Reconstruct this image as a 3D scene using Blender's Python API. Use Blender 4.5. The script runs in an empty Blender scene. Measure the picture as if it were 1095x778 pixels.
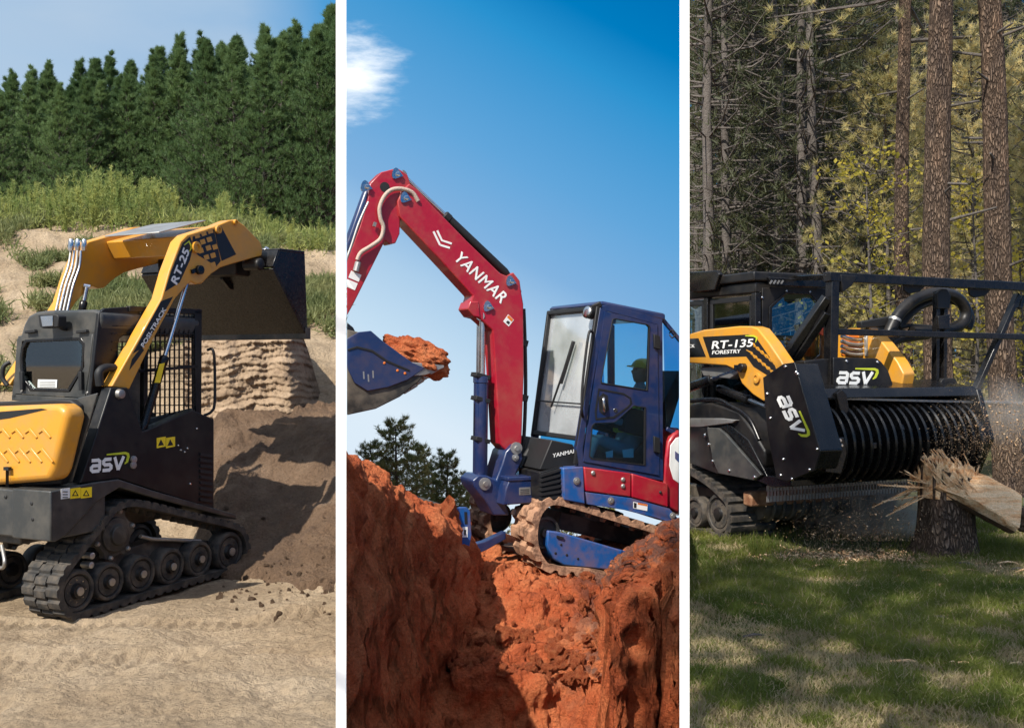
import bpy, bmesh, math, random
import numpy as np
from mathutils import Vector, Matrix, noise
R = math.radians
random.seed(7); rng = np.random.default_rng(7)
scene = bpy.context.scene
col = scene.collection
# ---------------------------------------------------------------- camera, sky, sun, exposure
CX, CY, FP, CH = 547.5, 389.0, 1100.0, 1.6
cd = bpy.data.cameras.new('camera'); cam = bpy.data.objects.new('camera', cd); col.objects.link(cam)
cam.location = (0, 0, CH); cam.rotation_euler = (R(90), 0, 0)
cd.sensor_width = 36; cd.lens = 36 * FP / 1095; cd.clip_start = .05; cd.clip_end = 5000
scene.camera = cam
SUN_AZ, SUN_EL = -147.0, 46.0          # degrees from +Y towards +X, elevation
world = bpy.data.worlds.new('World'); scene.world = world; world.use_nodes = True
wn = world.node_tree; wn.nodes.clear()
def wnode(t, **k):
    n = wn.nodes.new(t)
    for a, b in k.items(): setattr(n, a, b)
    return n
wo = wnode('ShaderNodeOutputWorld'); bg = wnode('ShaderNodeBackground'); bg.inputs[1].default_value = .15
sky = wnode('ShaderNodeTexSky', sky_type='NISHITA', sun_disc=False)
sky.sun_elevation = R(SUN_EL); sky.sun_rotation = R(SUN_AZ); sky.dust_density = .6; sky.ozone_density = 2.5; sky.air_density = 1.0
tc = wnode('ShaderNodeTexCoord'); sep = wnode('ShaderNodeSeparateXYZ'); wn.links.new(tc.outputs['Generated'], sep.inputs[0])
# low sky: pale at the horizon, deep blue higher up and to the right
ramp = wnode('ShaderNodeValToRGB'); cr = ramp.color_ramp
SK = [(.0, (.72, .84, .95)), (.13, (.56, .74, .90)), (.265, (.413, .617, .831)), (.392, (.223, .451, .745)), (.563, (.12, .381, .708)), (.79, (.023, .288, .631)), (.88, (.0, .202, .527)), (1., (.0, .16, .46))]
KS = 2.9
for i, (p, c) in enumerate(SK):
    e = cr.elements[0] if i == 0 else (cr.elements[len(cr.elements) - 1] if i == len(SK) - 1 else cr.elements.new(p))
    e.position = p; e.color = (c[0] * KS, c[1] * KS, c[2] * KS, 1)
ma = wnode('ShaderNodeMath', operation='MULTIPLY_ADD'); ma.inputs[1].default_value = .5
wn.links.new(sep.outputs[0], ma.inputs[0]); wn.links.new(sep.outputs[2], ma.inputs[2])
rr = wnode('ShaderNodeMapRange'); rr.inputs[1].default_value = -.1; rr.inputs[2].default_value = .42
wn.links.new(ma.outputs[0], rr.inputs[0]); wn.links.new(rr.outputs[0], ramp.inputs[0])
fz = wnode('ShaderNodeMapRange'); fz.inputs[1].default_value = .36; fz.inputs[2].default_value = .62
wn.links.new(sep.outputs[2], fz.inputs[0])
hs0 = wnode('ShaderNodeHueSaturation'); hs0.inputs['Saturation'].default_value = .55; wn.links.new(sky.outputs[0], hs0.inputs['Color'])
mul = wnode('ShaderNodeMixRGB'); wn.links.new(fz.outputs[0], mul.inputs[0])
wn.links.new(ramp.outputs[0], mul.inputs[1]); wn.links.new(hs0.outputs[0], mul.inputs[2])
# thin cloud veil to the left, one bright cloud upper left of the middle
nz = wnode('ShaderNodeTexNoise'); nz.inputs['Scale'].default_value = 5; nz.inputs['Detail'].default_value = 5
mp = wnode('ShaderNodeMapping'); mp.inputs['Scale'].default_value = (1, 1, 3.2)
wn.links.new(tc.outputs['Generated'], mp.inputs[0]); wn.links.new(mp.outputs[0], nz.inputs[0])
mr = wnode('ShaderNodeMapRange'); mr.inputs[1].default_value = -.17; mr.inputs[2].default_value = -.24; mr.inputs[3].default_value = 0; mr.inputs[4].default_value = 1
wn.links.new(sep.outputs[0], mr.inputs[0])
mr2 = wnode('ShaderNodeMapRange'); mr2.inputs[1].default_value = .3; mr2.inputs[2].default_value = .7; mr2.inputs[3].default_value = .55; mr2.inputs[4].default_value = 1
wn.links.new(nz.outputs[0], mr2.inputs[0])
mm = wnode('ShaderNodeMath', operation='MULTIPLY'); wn.links.new(mr.outputs[0], mm.inputs[0]); wn.links.new(mr2.outputs[0], mm.inputs[1])
veil = wnode('ShaderNodeMixRGB'); veil.inputs[2].default_value = (1.25, 1.68, 2.2, 1)
VEIL = veil
wn.links.new(mm.outputs[0], veil.inputs[0]); wn.links.new(mul.outputs[0], veil.inputs[1])
def cloud(prev, px, py, r0, r1, colr, seed):
    d = Vector(((px - CX) / FP, 1, (CY - py) / FP)).normalized()
    n2 = wnode('ShaderNodeTexNoise'); n2.inputs['Scale'].default_value = 13; n2.inputs['Detail'].default_value = 10; n2.inputs['Roughness'].default_value = .62
    wn.links.new(mp.outputs[0], n2.inputs[0])
    vs = wnode('ShaderNodeVectorMath', operation='DISTANCE'); vs.inputs[1].default_value = d
    wn.links.new(tc.outputs['Generated'], vs.inputs[0])
    ad = wnode('ShaderNodeMath', operation='MULTIPLY_ADD'); ad.inputs[1].default_value = .10
    wn.links.new(n2.outputs[0], ad.inputs[0]); wn.links.new(vs.outputs['Value'], ad.inputs[2])
    m = wnode('ShaderNodeMapRange', interpolation_type='SMOOTHSTEP'); m.inputs[1].default_value = r1 + .05; m.inputs[2].default_value = r0 + .045
    wn.links.new(ad.outputs[0], m.inputs[0])
    mx = wnode('ShaderNodeMixRGB'); mx.inputs[2].default_value = colr
    wn.links.new(m.outputs[0], mx.inputs[0]); wn.links.new(prev.outputs[0], mx.inputs[1])
    return mx
last = cloud(veil, 374, 84, .0, .052, (3.4, 3.5, 3.6, 1), 1)
wn.links.new(last.outputs[0], bg.inputs[0]); wn.links.new(bg.outputs[0], wo.inputs[0])
sd = bpy.data.lights.new('sun', 'SUN'); sd.energy = 3.2; sd.angle = R(.5); sd.color = (1, .94, .84)
sun = bpy.data.objects.new('sun', sd); col.objects.link(sun)
sv = Vector((math.sin(R(SUN_AZ)) * math.cos(R(SUN_EL)), math.cos(R(SUN_AZ)) * math.cos(R(SUN_EL)), math.sin(R(SUN_EL))))
sun.rotation_euler = sv.to_track_quat('Z', 'Y').to_euler(); sun.location = (0, 0, 30)
scene.view_settings.view_transform = 'Standard'; scene.view_settings.look = 'None'
scene.view_settings.exposure = 1.2; scene.view_settings.gamma = 1
scene.view_settings.use_curve_mapping = False
scene.render.engine = 'CYCLES'; scene.cycles.max_bounces = 8; scene.cycles.transparent_max_bounces = 16
# ---------------------------------------------------------------- materials
def nt_mat(name):
    m = bpy.data.materials.new(name); m.use_nodes = True; nt = m.node_tree; nt.nodes.clear()
    o = nt.nodes.new('ShaderNodeOutputMaterial'); b = nt.nodes.new('ShaderNodeBsdfPrincipled')
    nt.links.new(b.outputs[0], o.inputs[0]); return m, nt, b, o
def mix_cols(nt, stops, fac):
    r = nt.nodes.new('ShaderNodeValToRGB'); c = r.color_ramp
    c.elements[0].position, c.elements[0].color = stops[0][0], (*stops[0][1], 1)
    c.elements[1].position, c.elements[1].color = stops[-1][0], (*stops[-1][1], 1)
    for p, k in stops[1:-1]:
        e = c.elements.new(p); e.color = (*k, 1)
    nt.links.new(fac, r.inputs[0]); return r
def noise_n(nt, scale, detail=6, rough=.55, coord='Object', stretch=None, dist=0):
    t = nt.nodes.new('ShaderNodeTexCoord'); n = nt.nodes.new('ShaderNodeTexNoise')
    n.inputs['Scale'].default_value = scale; n.inputs['Detail'].default_value = detail; n.inputs['Roughness'].default_value = rough
    n.inputs['Distortion'].default_value = dist
    if stretch:
        m = nt.nodes.new('ShaderNodeMapping'); m.inputs['Scale'].default_value = stretch
        nt.links.new(t.outputs[coord], m.inputs[0]); nt.links.new(m.outputs[0], n.inputs[0])
    else: nt.links.new(t.outputs[coord], n.inputs[0])
    return n
def paint(name, c, rough=.4, metal=0, dust=None, damt=.35, dscale=6, bump=.0, bscale=60, coat=0, stretch=None, spec=.5):
    """a painted / metal / rubber surface with dust or scuffs over it"""
    m, nt, b, o = nt_mat(name)
    b.inputs['Metallic'].default_value = metal; b.inputs['Coat Weight'].default_value = coat; b.inputs['Specular IOR Level'].default_value = spec
    n = noise_n(nt, dscale, 8, .65, stretch=stretch)
    d = dust or tuple(x * .7 for x in c)
    r = mix_cols(nt, [(.42, c), (.5 + .3 * (1 - damt), tuple(c[i] * (1 - damt) + d[i] * damt for i in range(3)))], n.outputs[0])
    nt.links.new(r.outputs[0], b.inputs['Base Color'])
    n2 = noise_n(nt, dscale * 4, 5)
    mr = nt.nodes.new('ShaderNodeMapRange'); mr.inputs[3].default_value = max(.03, rough - .12); mr.inputs[4].default_value = rough + .16
    nt.links.new(n2.outputs[0], mr.inputs[0]); nt.links.new(mr.outputs[0], b.inputs['Roughness'])
    if bump:
        n3 = noise_n(nt, bscale, 4); bp = nt.nodes.new('ShaderNodeBump'); bp.inputs['Strength'].default_value = bump; bp.inputs['Distance'].default_value = .01
        nt.links.new(n3.outputs[0], bp.inputs['Height']); nt.links.new(bp.outputs[0], b.inputs['Normal'])
    return m
def earth(name, stops, scale=1.2, bump=.6, bscale=14, bdist=.04, rough=.95, stretch=None, fine=None):
    m, nt, b, o = nt_mat(name); b.inputs['Roughness'].default_value = rough; b.inputs['Specular IOR Level'].default_value = .2
    n = noise_n(nt, scale, 10, .68, stretch=stretch); r = mix_cols(nt, stops, n.outputs[0])
    n4 = noise_n(nt, scale * 26, 6, .7); r2 = mix_cols(nt, [(.3, (.62, .6, .58)), (.5, (1, 1, 1)), (.72, (1.25, 1.22, 1.2))], n4.outputs[0])
    mx = nt.nodes.new('ShaderNodeMixRGB'); mx.blend_type = 'MULTIPLY'; mx.inputs[0].default_value = .85
    nt.links.new(r.outputs[0], mx.inputs[1]); nt.links.new(r2.outputs[0], mx.inputs[2]); nt.links.new(mx.outputs[0], b.inputs['Base Color'])
    n3 = noise_n(nt, bscale, 10, .7); bp = nt.nodes.new('ShaderNodeBump'); bp.inputs['Strength'].default_value = bump; bp.inputs['Distance'].default_value = bdist
    nt.links.new(n3.outputs[0], bp.inputs['Height']); nt.links.new(bp.outputs[0], b.inputs['Normal'])
    return m
def leafy(name, c1, c2, trans=.35, rough=.6, scale=1.5, tcol=None):
    m, nt, b, o = nt_mat(name); b.inputs['Roughness'].default_value = rough; b.inputs['Specular IOR Level'].default_value = .3
    oi = nt.nodes.new('ShaderNodeObjectInfo'); n = noise_n(nt, scale, 4)
    ad = nt.nodes.new('ShaderNodeMath'); ad.operation = 'MULTIPLY_ADD'; ad.inputs[1].default_value = .35
    nt.links.new(oi.outputs['Random'], ad.inputs[0]); nt.links.new(n.outputs[0], ad.inputs[2])
    r = mix_cols(nt, [(.45, c1), (.9, c2)], ad.outputs[0]); nt.links.new(r.outputs[0], b.inputs['Base Color'])
    tr = nt.nodes.new('ShaderNodeBsdfTranslucent')
    hs = nt.nodes.new('ShaderNodeHueSaturation'); hs.inputs['Value'].default_value = 1.6; hs.inputs['Hue'].default_value = .485
    nt.links.new(r.outputs[0], hs.inputs['Color']); nt.links.new(hs.outputs[0], tr.inputs[0])
    mx = nt.nodes.new('ShaderNodeMixShader'); mx.inputs[0].default_value = trans
    nt.links.new(b.outputs[0], mx.inputs[1]); nt.links.new(tr.outputs[0], mx.inputs[2]); nt.links.new(mx.outputs[0], o.inputs[0])
    return m
def glass(name, c=(.8, .9, .95), alpha=.25, rough=.03):
    m, nt, b, o = nt_mat(name); b.inputs['Base Color'].default_value = (*c, 1); b.inputs['Roughness'].default_value = rough
    b.inputs['Specular IOR Level'].default_value = .9
    gl = nt.nodes.new('ShaderNodeBsdfTransparent'); gl.inputs[0].default_value = (*c, 1)
    gs = nt.nodes.new('ShaderNodeBsdfGlossy'); gs.inputs['Roughness'].default_value = rough; gs.inputs[0].default_value = (1, 1, 1, 1)
    fr = nt.nodes.new('ShaderNodeFresnel'); fr.inputs[0].default_value = 1.35
    mr = nt.nodes.new('ShaderNodeMapRange'); mr.inputs[3].default_value = alpha; mr.inputs[4].default_value = 1
    nt.links.new(fr.outputs[0], mr.inputs[0])
    mx = nt.nodes.new('ShaderNodeMixShader'); nt.links.new(mr.outputs[0], mx.inputs[0])
    nt.links.new(gl.outputs[0], mx.inputs[1]); nt.links.new(gs.outputs[0], mx.inputs[2]); nt.links.new(mx.outputs[0], o.inputs[0])
    return m
M = {}
M['black'] = paint('black_paint', (.006, .006, .007), .40, dust=(.045, .038, .03), damt=.4, dscale=5, bump=.05, spec=.35)
M['black_gloss'] = paint('gloss_black_paint', (.005, .005, .006), .25, dust=(.03, .026, .022), damt=.35, dscale=7, spec=.4)
M['black_dusty'] = paint('dusty_black_paint', (.022, .021, .019), .55, dust=(.17, .14, .105), damt=.6, dscale=4)
M['charcoal'] = paint('charcoal_paint', (.034, .036, .036), .34, dust=(.11, .10, .085), damt=.5, dscale=5)
M['yellow'] = paint('yellow_paint', (.60, .27, .022), .38, dust=(.40, .23, .08), damt=.5, dscale=7, coat=.2)
M['rubber'] = paint('track_rubber', (.020, .019, .018), .75, dust=(.12, .095, .07), damt=.6, dscale=11, bump=.4, bscale=70)
M['rubber_mud'] = paint('muddy_track_rubber', (.16, .085, .05), .85, dust=(.40, .22, .13), damt=.9, dscale=9, bump=.8, bscale=40)
M['steel'] = paint('bright_steel', (.62, .62, .63), .22, metal=1, dust=(.3, .28, .25), damt=.4)
M['steel_dull'] = paint('dull_steel', (.42, .41, .39), .45, metal=.8, dust=(.2, .16, .12), damt=.5)
M['red'] = paint('red_paint', (.33, .006, .022), .34, dust=(.30, .075, .05), damt=.45, dscale=5, coat=.3)
M['navy'] = paint('navy_paint', (.007, .022, .085), .32, dust=(.07, .05, .07), damt=.45, coat=.3)
M['blue'] = paint('blue_paint', (.006, .075, .26), .38, dust=(.20, .10, .07), damt=.5, dscale=6)
M['ink'] = paint('matt_black', (.008, .008, .009), .6)
M['decal_black'] = paint('black_decal', (.012, .012, .012), .35)
M['white'] = paint('white_letters', (.78, .78, .76), .4)
M['lime'] = paint('lime_letters', (.50, .56, .03), .4)
M['label_yellow'] = paint('warning_sticker', (.85, .62, .02), .4)
M['label_white'] = paint('white_sticker', (.75, .75, .73), .4)
M['orange'] = paint('orange_paint', (.65, .16, .02), .4)
M['gap_white'] = paint('blank_white_paint', (.90, .90, .90), .8, dust=(.86, .86, .86), damt=.3)
M['lens'] = glass('lamp_lens', (.95, .95, .95), .5, .1)
M['glass_blue'] = glass('blue_tint_glass', (.26, .62, .84), .02, .35)
M['glass_door'] = glass('door_glass', (.50, .80, .93), .02, .3)
M['glass_grey'] = glass('grey_tint_glass', (.66, .76, .76), .08)
M['glass_front'] = glass('windscreen_glass', (.85, .92, .95), .42, .06)
def sky_glare_glass():  # white diffuse mixed in to paint the bright sky reflection
    m = glass('sky_glare_windscreen', (.85, .92, .95), .35, .05); nt = m.node_tree; o = [n for n in nt.nodes if n.type == 'OUTPUT_MATERIAL'][0]
    old = o.inputs[0].links[0].from_socket; d = nt.nodes.new('ShaderNodeBsdfDiffuse'); d.inputs[0].default_value = (.86, .88, .9, 1)
    n = noise_n(nt, 1.3, 4); mr = nt.nodes.new('ShaderNodeMapRange'); mr.inputs[1].default_value = .35; mr.inputs[2].default_value = .65; mr.inputs[3].default_value = .14; mr.inputs[4].default_value = .36
    nt.links.new(n.outputs[0], mr.inputs[0]); mx = nt.nodes.new('ShaderNodeMixShader'); nt.links.new(mr.outputs[0], mx.inputs[0]); nt.links.new(old, mx.inputs[1]); nt.links.new(d.outputs[0], mx.inputs[2]); nt.links.new(mx.outputs[0], o.inputs[0]); return m
M['glass_front'] = sky_glare_glass()
# ---------------------------------------------------------------- mesh building
class MB:
    def __init__(s): s.v = []; s.f = []
    def add(s, vs, fs):
        k = len(s.v); s.v += [tuple(p) for p in vs]; s.f += [tuple(i + k for i in f) for f in fs]; return s
    def prism(s, poly, d):
        n = len(poly); poly = [Vector(p) for p in poly]; d = Vector(d)
        # keep outward winding
        nrm = Vector((0, 0, 0))
        for i in range(n): nrm += poly[i].cross(poly[(i + 1) % n])
        if nrm.dot(d) > 0: poly = poly[::-1]
        vs = poly + [p + d for p in poly]
        fs = [tuple(range(n)), tuple(range(2 * n - 1, n - 1, -1))] + [(i, i + n, (i + 1) % n + n, (i + 1) % n) for i in range(n)]
        return s.add(vs, fs)
    def loft(s, a, b):
        n = len(a); a = [Vector(p) for p in a]; b = [Vector(p) for p in b]
        nrm = Vector((0, 0, 0))
        for i in range(n): nrm += a[i].cross(a[(i + 1) % n])
        if nrm.dot(b[0] - a[0]) > 0: a = a[::-1]; b = b[::-1]
        return s.add(a + b, [tuple(range(n)), tuple(range(2 * n - 1, n - 1, -1))] + [(i, i + n, (i + 1) % n + n, (i + 1) % n) for i in range(n)])
    def ring(s, outer, inner, d):
        """a frame: closed band between two outlines of equal length, thickness d"""
        n = len(outer); d = Vector(d); o = [Vector(p) for p in outer]; i_ = [Vector(p) for p in inner]
        vs = o + i_ + [p + d for p in o] + [p + d for p in i_]
        fs = []
        for k in range(n):
            j = (k + 1) % n
            fs += [(k, j, n + j, n + k), (2 * n + j, 2 * n + k, 3 * n + k, 3 * n + j), (j, k, 2 * n + k, 2 * n + j), (n + k, n + j, 3 * n + j, 3 * n + k)]
        return s.add(vs, fs)
    def box(s, a, b):
        x0, x1 = sorted((a[0], b[0])); y0, y1 = sorted((a[1], b[1])); z0, z1 = sorted((a[2], b[2]))
        return s.add([(x0, y0, z0), (x1, y0, z0), (x1, y1, z0), (x0, y1, z0), (x0, y0, z1), (x1, y0, z1), (x1, y1, z1), (x0, y1, z1)],
                     [(3, 2, 1, 0), (4, 5, 6, 7), (0, 1, 5, 4), (1, 2, 6, 5), (2, 3, 7, 6), (3, 0, 4, 7)])
    def bar(s, a, b, w, h=None, up=(0, 0, 1)):
        a = Vector(a); b = Vector(b); h = h or w; d = (b - a).normalized(); u = Vector(up)
        if abs(d.dot(u)) > .95: u = Vector((1, 0, 0))
        x = d.cross(u).normalized(); y = x.cross(d).normalized()
        q = [x * w / 2 * i + y * h / 2 * j for i, j in ((-1, -1), (1, -1), (1, 1), (-1, 1))]
        return s.prism([a + k for k in q], b - a)
    def tube(s, pts, r, n=12, cap=True):
        pts = [Vector(p) for p in pts]; m = len(pts)
        rs = r if isinstance(r, (list, tuple)) else [r] * m
        t0 = (pts[1] - pts[0]).normalized(); u = t0.orthogonal().normalized(); vs = []
        for i in range(m):
            t = (pts[min(i + 1, m - 1)] - pts[max(i - 1, 0)]).normalized()
            u = (u - t * u.dot(t)).normalized(); w = t.cross(u)
            for k in range(n):
                a = 2 * math.pi * k / n; vs.append(pts[i] + (u * math.cos(a) + w * math.sin(a)) * rs[i])
        fs = [(i * n + k, i * n + (k + 1) % n, (i + 1) * n + (k + 1) % n, (i + 1) * n + k) for i in range(m - 1) for k in range(n)]
        if cap: fs += [tuple(range(n - 1, -1, -1)), tuple(range((m - 1) * n, m * n))]
        return s.add(vs, fs)
    def lathe(s, c, ax, prof, n=28):
        """prof: (distance along axis, radius)"""
        ax = Vector(ax).normalized(); u = ax.orthogonal().normalized(); w = ax.cross(u); c = Vector(c); vs = []
        for d, r in prof:
            for k in range(n):
                a = 2 * math.pi * k / n; vs.append(c + ax * d + (u * math.cos(a) + w * math.sin(a)) * max(r, 1e-4))
        m = len(prof)
        fs = [(i * n + k, i * n + (k + 1) % n, (i + 1) * n + (k + 1) % n, (i + 1) * n + k) for i in range(m - 1) for k in range(n)]
        fs += [tuple(range(n - 1, -1, -1)), tuple(range((m - 1) * n, m * n))]
        return s.add(vs, fs)
    def build(s, name, mat, parent=None, bevel=0, smooth=35, label=None, fix=True):
        me = bpy.data.meshes.new(name); me.from_pydata(s.v, [], s.f); me.update()
        if fix:
            bm = bmesh.new(); bm.from_mesh(me); bmesh.ops.recalc_face_normals(bm, faces=bm.faces); bm.to_mesh(me); bm.free()
        if smooth:
            me.shade_smooth(); me.set_sharp_from_angle(angle=R(smooth))
        o = bpy.data.objects.new(name, me); col.objects.link(o); me.materials.append(M[mat] if isinstance(mat, str) else mat)
        if parent: o.parent = parent
        if bevel:
            b = o.modifiers.new('bevel', 'BEVEL'); b.width = bevel; b.segments = 2; b.limit_method = 'ANGLE'; b.angle_limit = R(40)
        if label: o['label'] = label
        return o
def tag(o, label=None, cat=None, group=None, kind=None):
    if label: o['label'] = label
    if cat: o['category'] = cat
    if group: o['group'] = group
    if kind: o['kind'] = kind
    return o
def np_mesh(name, V, F, mat, smooth=False, parent=None):
    """fast mesh from numpy arrays; F is (n,3) or (n,4)"""
    V = np.asarray(V, np.float32); F = np.asarray(F, np.int32); me = bpy.data.meshes.new(name)
    k = F.shape[1]; me.vertices.add(len(V)); me.vertices.foreach_set('co', V.ravel())
    me.loops.add(F.size); me.loops.foreach_set('vertex_index', F.ravel())
    me.polygons.add(len(F)); me.polygons.foreach_set('loop_start', np.arange(0, F.size, k, dtype=np.int32))
    me.update(calc_edges=True); me.validate()
    if smooth: me.shade_smooth()
    o = bpy.data.objects.new(name, me); col.objects.link(o); me.materials.append(M[mat] if isinstance(mat, str) else mat)
    if parent: o.parent = parent
    return o
def P(px, py, Y):
    return Vector(((px - CX) / FP * Y, Y, CH + (CY - py) / FP * Y))
CAMP = Vector((0, 0, CH))
class Frame:
    """local axes of a machine: u forward, v outwards on the seen side, w up"""
    def __init__(s, O, U, V, W, name):
        s.O, s.A = Vector(O), [Vector(U).normalized(), Vector(V).normalized(), Vector(W).normalized()]
        m = Matrix.Identity(4)
        for i in range(3):
            for j in range(3): m[j][i] = s.A[i][j]
            m[i][3] = s.O[i]
        s.M = m; s.I = m.inverted()
        s.root = bpy.data.objects.new(name, None); col.objects.link(s.root); s.root.matrix_world = m
        s.root.empty_display_size = .2
    def at(s, px, py, ax, val):
        r = Vector(((px - CX) / FP, 1, (CY - py) / FP)); A = s.A[ax]
        t = (val - (CAMP - s.O).dot(A)) / r.dot(A)
        return s.I @ (CAMP + r * t)
    def side(s, px, py, v=0): return s.at(px, py, 1, v)
    def front(s, px, py, u=0): return s.at(px, py, 0, u)
    def sides(s, pts, v=0): return [s.side(a, b, v) for a, b in pts]
    def fronts(s, pts, u=0): return [s.front(a, b, u) for a, b in pts]
    def sprism(s, mb, pts, v0, v1): mb.prism(s.sides(pts, v0), (0, v1 - v0, 0)); return mb
    def fprism(s, mb, pts, u0, u1): mb.prism(s.fronts(pts, u0), (u1 - u0, 0, 0)); return mb
def circ(cx, cy, rx, ry=None, n=20, rot=0):
    ry = ry or rx; c, s_ = math.cos(R(rot)), math.sin(R(rot))
    return [(cx + rx * math.cos(a) * c - ry * math.sin(a) * s_, cy + rx * math.cos(a) * s_ + ry * math.sin(a) * c) for a in [2 * math.pi * k / n for k in range(n)]]
def bolt(fr, p, ax, parent, r=.014, mat='steel', h=.012, name='bolt'):
    d = [0, 0, 0]; d[abs(ax) - 1] = 1 if ax > 0 else -1
    m = MB(); m.lathe(p, d, [(-.004, r), (h * .5, r), (h, r * .6)], 10); return m.build(name, mat, parent)
def cap_spline(pts, n=8):
    """Catmull-Rom through 3D points"""
    pts = [Vector(p) for p in pts]; q = [pts[0]] + pts + [pts[-1]]; out = []
    for i in range(1, len(q) - 2):
        for k in range(n):
            t = k / n; a, b, c, d = q[i - 1], q[i], q[i + 1], q[i + 2]
            out.append(.5 * ((2 * b) + (c - a) * t + (2 * a - 5 * b + 4 * c - d) * t * t + (3 * b - a - 3 * c + d) * t ** 3))
    return out + [pts[-1]]
def letters(fr, txt, px0, py0, ax, val, h, ang, mat, parent, name='lettering', shear=.25, width=1.0, offset=.03, up=None, depth=.0015, sgn=1, space=1.0):
    """writing whose baseline starts at a point of the photo, laid on the plane (axis ax = val) of a machine"""
    cu = bpy.data.curves.new('t', 'FONT'); cu.body = txt; cu.size = 1; cu.shear = shear; cu.resolution_u = 3; cu.space_character = space
    ob = bpy.data.objects.new('t', cu); col.objects.link(ob)
    dg = bpy.context.evaluated_depsgraph_get(); me = bpy.data.meshes.new_from_object(ob.evaluated_get(dg))
    bpy.data.objects.remove(ob); bpy.data.curves.remove(cu)
    c, s_ = math.cos(R(ang)), math.sin(R(ang)); k = h / .7
    base = [(v.co.x, v.co.y) for v in me.vertices]; tris = [tuple(p.vertices) for p in me.polygons]; bpy.data.meshes.remove(me)
    VV, FF = [], []; d = Vector((0, 0, 0)); d[ax] = depth * sgn; n0 = len(base)
    for q, (ox, oy) in enumerate(((-1, 0), (1, 0), (0, -1), (0, 1), (0, 0)) if offset > 0 else ((0, 0),)):
        for lay in (0, 1):
            for (x, y) in base:
                x = (x + ox * offset * .8) * k * width; y = (y + oy * offset * .8) * k
                X = px0 + x * c + y * s_; Yp = py0 + x * s_ - y * c
                VV.append(fr.at(X, Yp, ax, val + sgn * .00025 * q) + d * lay)
        o0 = q * 2 * n0; cnt = {}
        for t in tris:
            FF.append(tuple(i + o0 for i in t)); FF.append(tuple(i + o0 + n0 for i in t[::-1]))
            for i in range(len(t)):
                e = (t[i], t[(i + 1) % len(t)]); cnt[tuple(sorted(e))] = cnt.get(tuple(sorted(e)), []) + [e]
        for e in cnt.values():
            if len(e) == 1: i, j = e[0]; FF.append((j + o0, i + o0, i + o0 + n0, j + o0 + n0))
    me = bpy.data.meshes.new(name); me.from_pydata(VV, [], FF); me.update()
    me.name = name; me.materials.clear(); me.materials.append(M[mat])
    o = bpy.data.objects.new(name, me); col.objects.link(o); o.parent = parent; return o
def stroke_poly(pts, w):
    """polyline in px -> outline px polygon"""
    L, Rr = [], []
    for i, p in enumerate(pts):
        a = pts[max(i - 1, 0)]; b = pts[min(i + 1, len(pts) - 1)]
        dx, dy = b[0] - a[0], b[1] - a[1]; l = math.hypot(dx, dy) or 1; nx, ny = -dy / l, dx / l
        ww = w[i] if isinstance(w, (list, tuple)) else w
        L.append((p[0] + nx * ww / 2, p[1] + ny * ww / 2)); Rr.append((p[0] - nx * ww / 2, p[1] - ny * ww / 2))
    return L + Rr[::-1]
def emblem(fr, X0, Y0, s, ang, ax, val, parent, sgn=1, sx=1.0):
    """the three lower-case letters a s v in heavy rounded strokes with a lime hook above; unit = x-height"""
    c, sn = math.cos(R(ang)), math.sin(R(ang))
    def tp(x, y):
        x = (x + y * .18) * sx
        return (X0 + s * (x * c + y * sn), Y0 + s * (x * sn - y * c))
    w = .24
    a_ = [[(.15, .88), (.75, .88), (.9, .78), (.9, .12)], [(.9, .5), (.3, .5), (.14, .38), (.14, .24), (.3, .12), (.9, .12)]]
    s_ = [[(1.95, .88), (1.4, .88), (1.24, .76), (1.24, .62), (1.4, .5), (1.8, .5), (1.96, .38), (1.96, .24), (1.8, .12), (1.2, .12)]]
    v_ = [[(2.25, 1.0), (2.62, .08)], [(2.62, .08), (3.08, 1.0)]]
    D = Vector((0, 0, 0)); D[ax] = .003 * sgn
    for nm, parts in (('letter', a_), ('letter', s_), ('letter', v_)):
        mb = MB()
        for j, st in enumerate(parts):
            for i in range(len(st) - 1):
                p, q = st[i], st[i + 1]; dx, dy = q[0] - p[0], q[1] - p[1]; l = math.hypot(dx, dy); ex = w * .3
                p2 = (p[0] - dx / l * ex * (i > 0), p[1] - dy / l * ex * (i > 0)); q2 = (q[0] + dx / l * ex * (i < len(st) - 2), q[1] + dy / l * ex * (i < len(st) - 2))
                poly = [tp(*k) for k in stroke_poly([p2, q2], w)]
                off = val + sgn * .0004 * (i + 3 * j)
                mb.prism([fr.at(x, y, ax, off) for x, y in poly], D)
        mb.build(nm, 'white', parent)
    hook = [(1.5, 1.22), (3.2, 1.22), (3.45, 1.12), (3.5, .95), (3.4, .6), (3.2, .45)]
    mb = MB()
    poly = [tp(*k) for k in stroke_poly(hook, [.1, .18, .22, .24, .2, .06])]
    mb.prism([fr.at(x, y, ax, val) for x, y in poly], D); mb.build('lime_hook', 'lime', parent)
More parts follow.
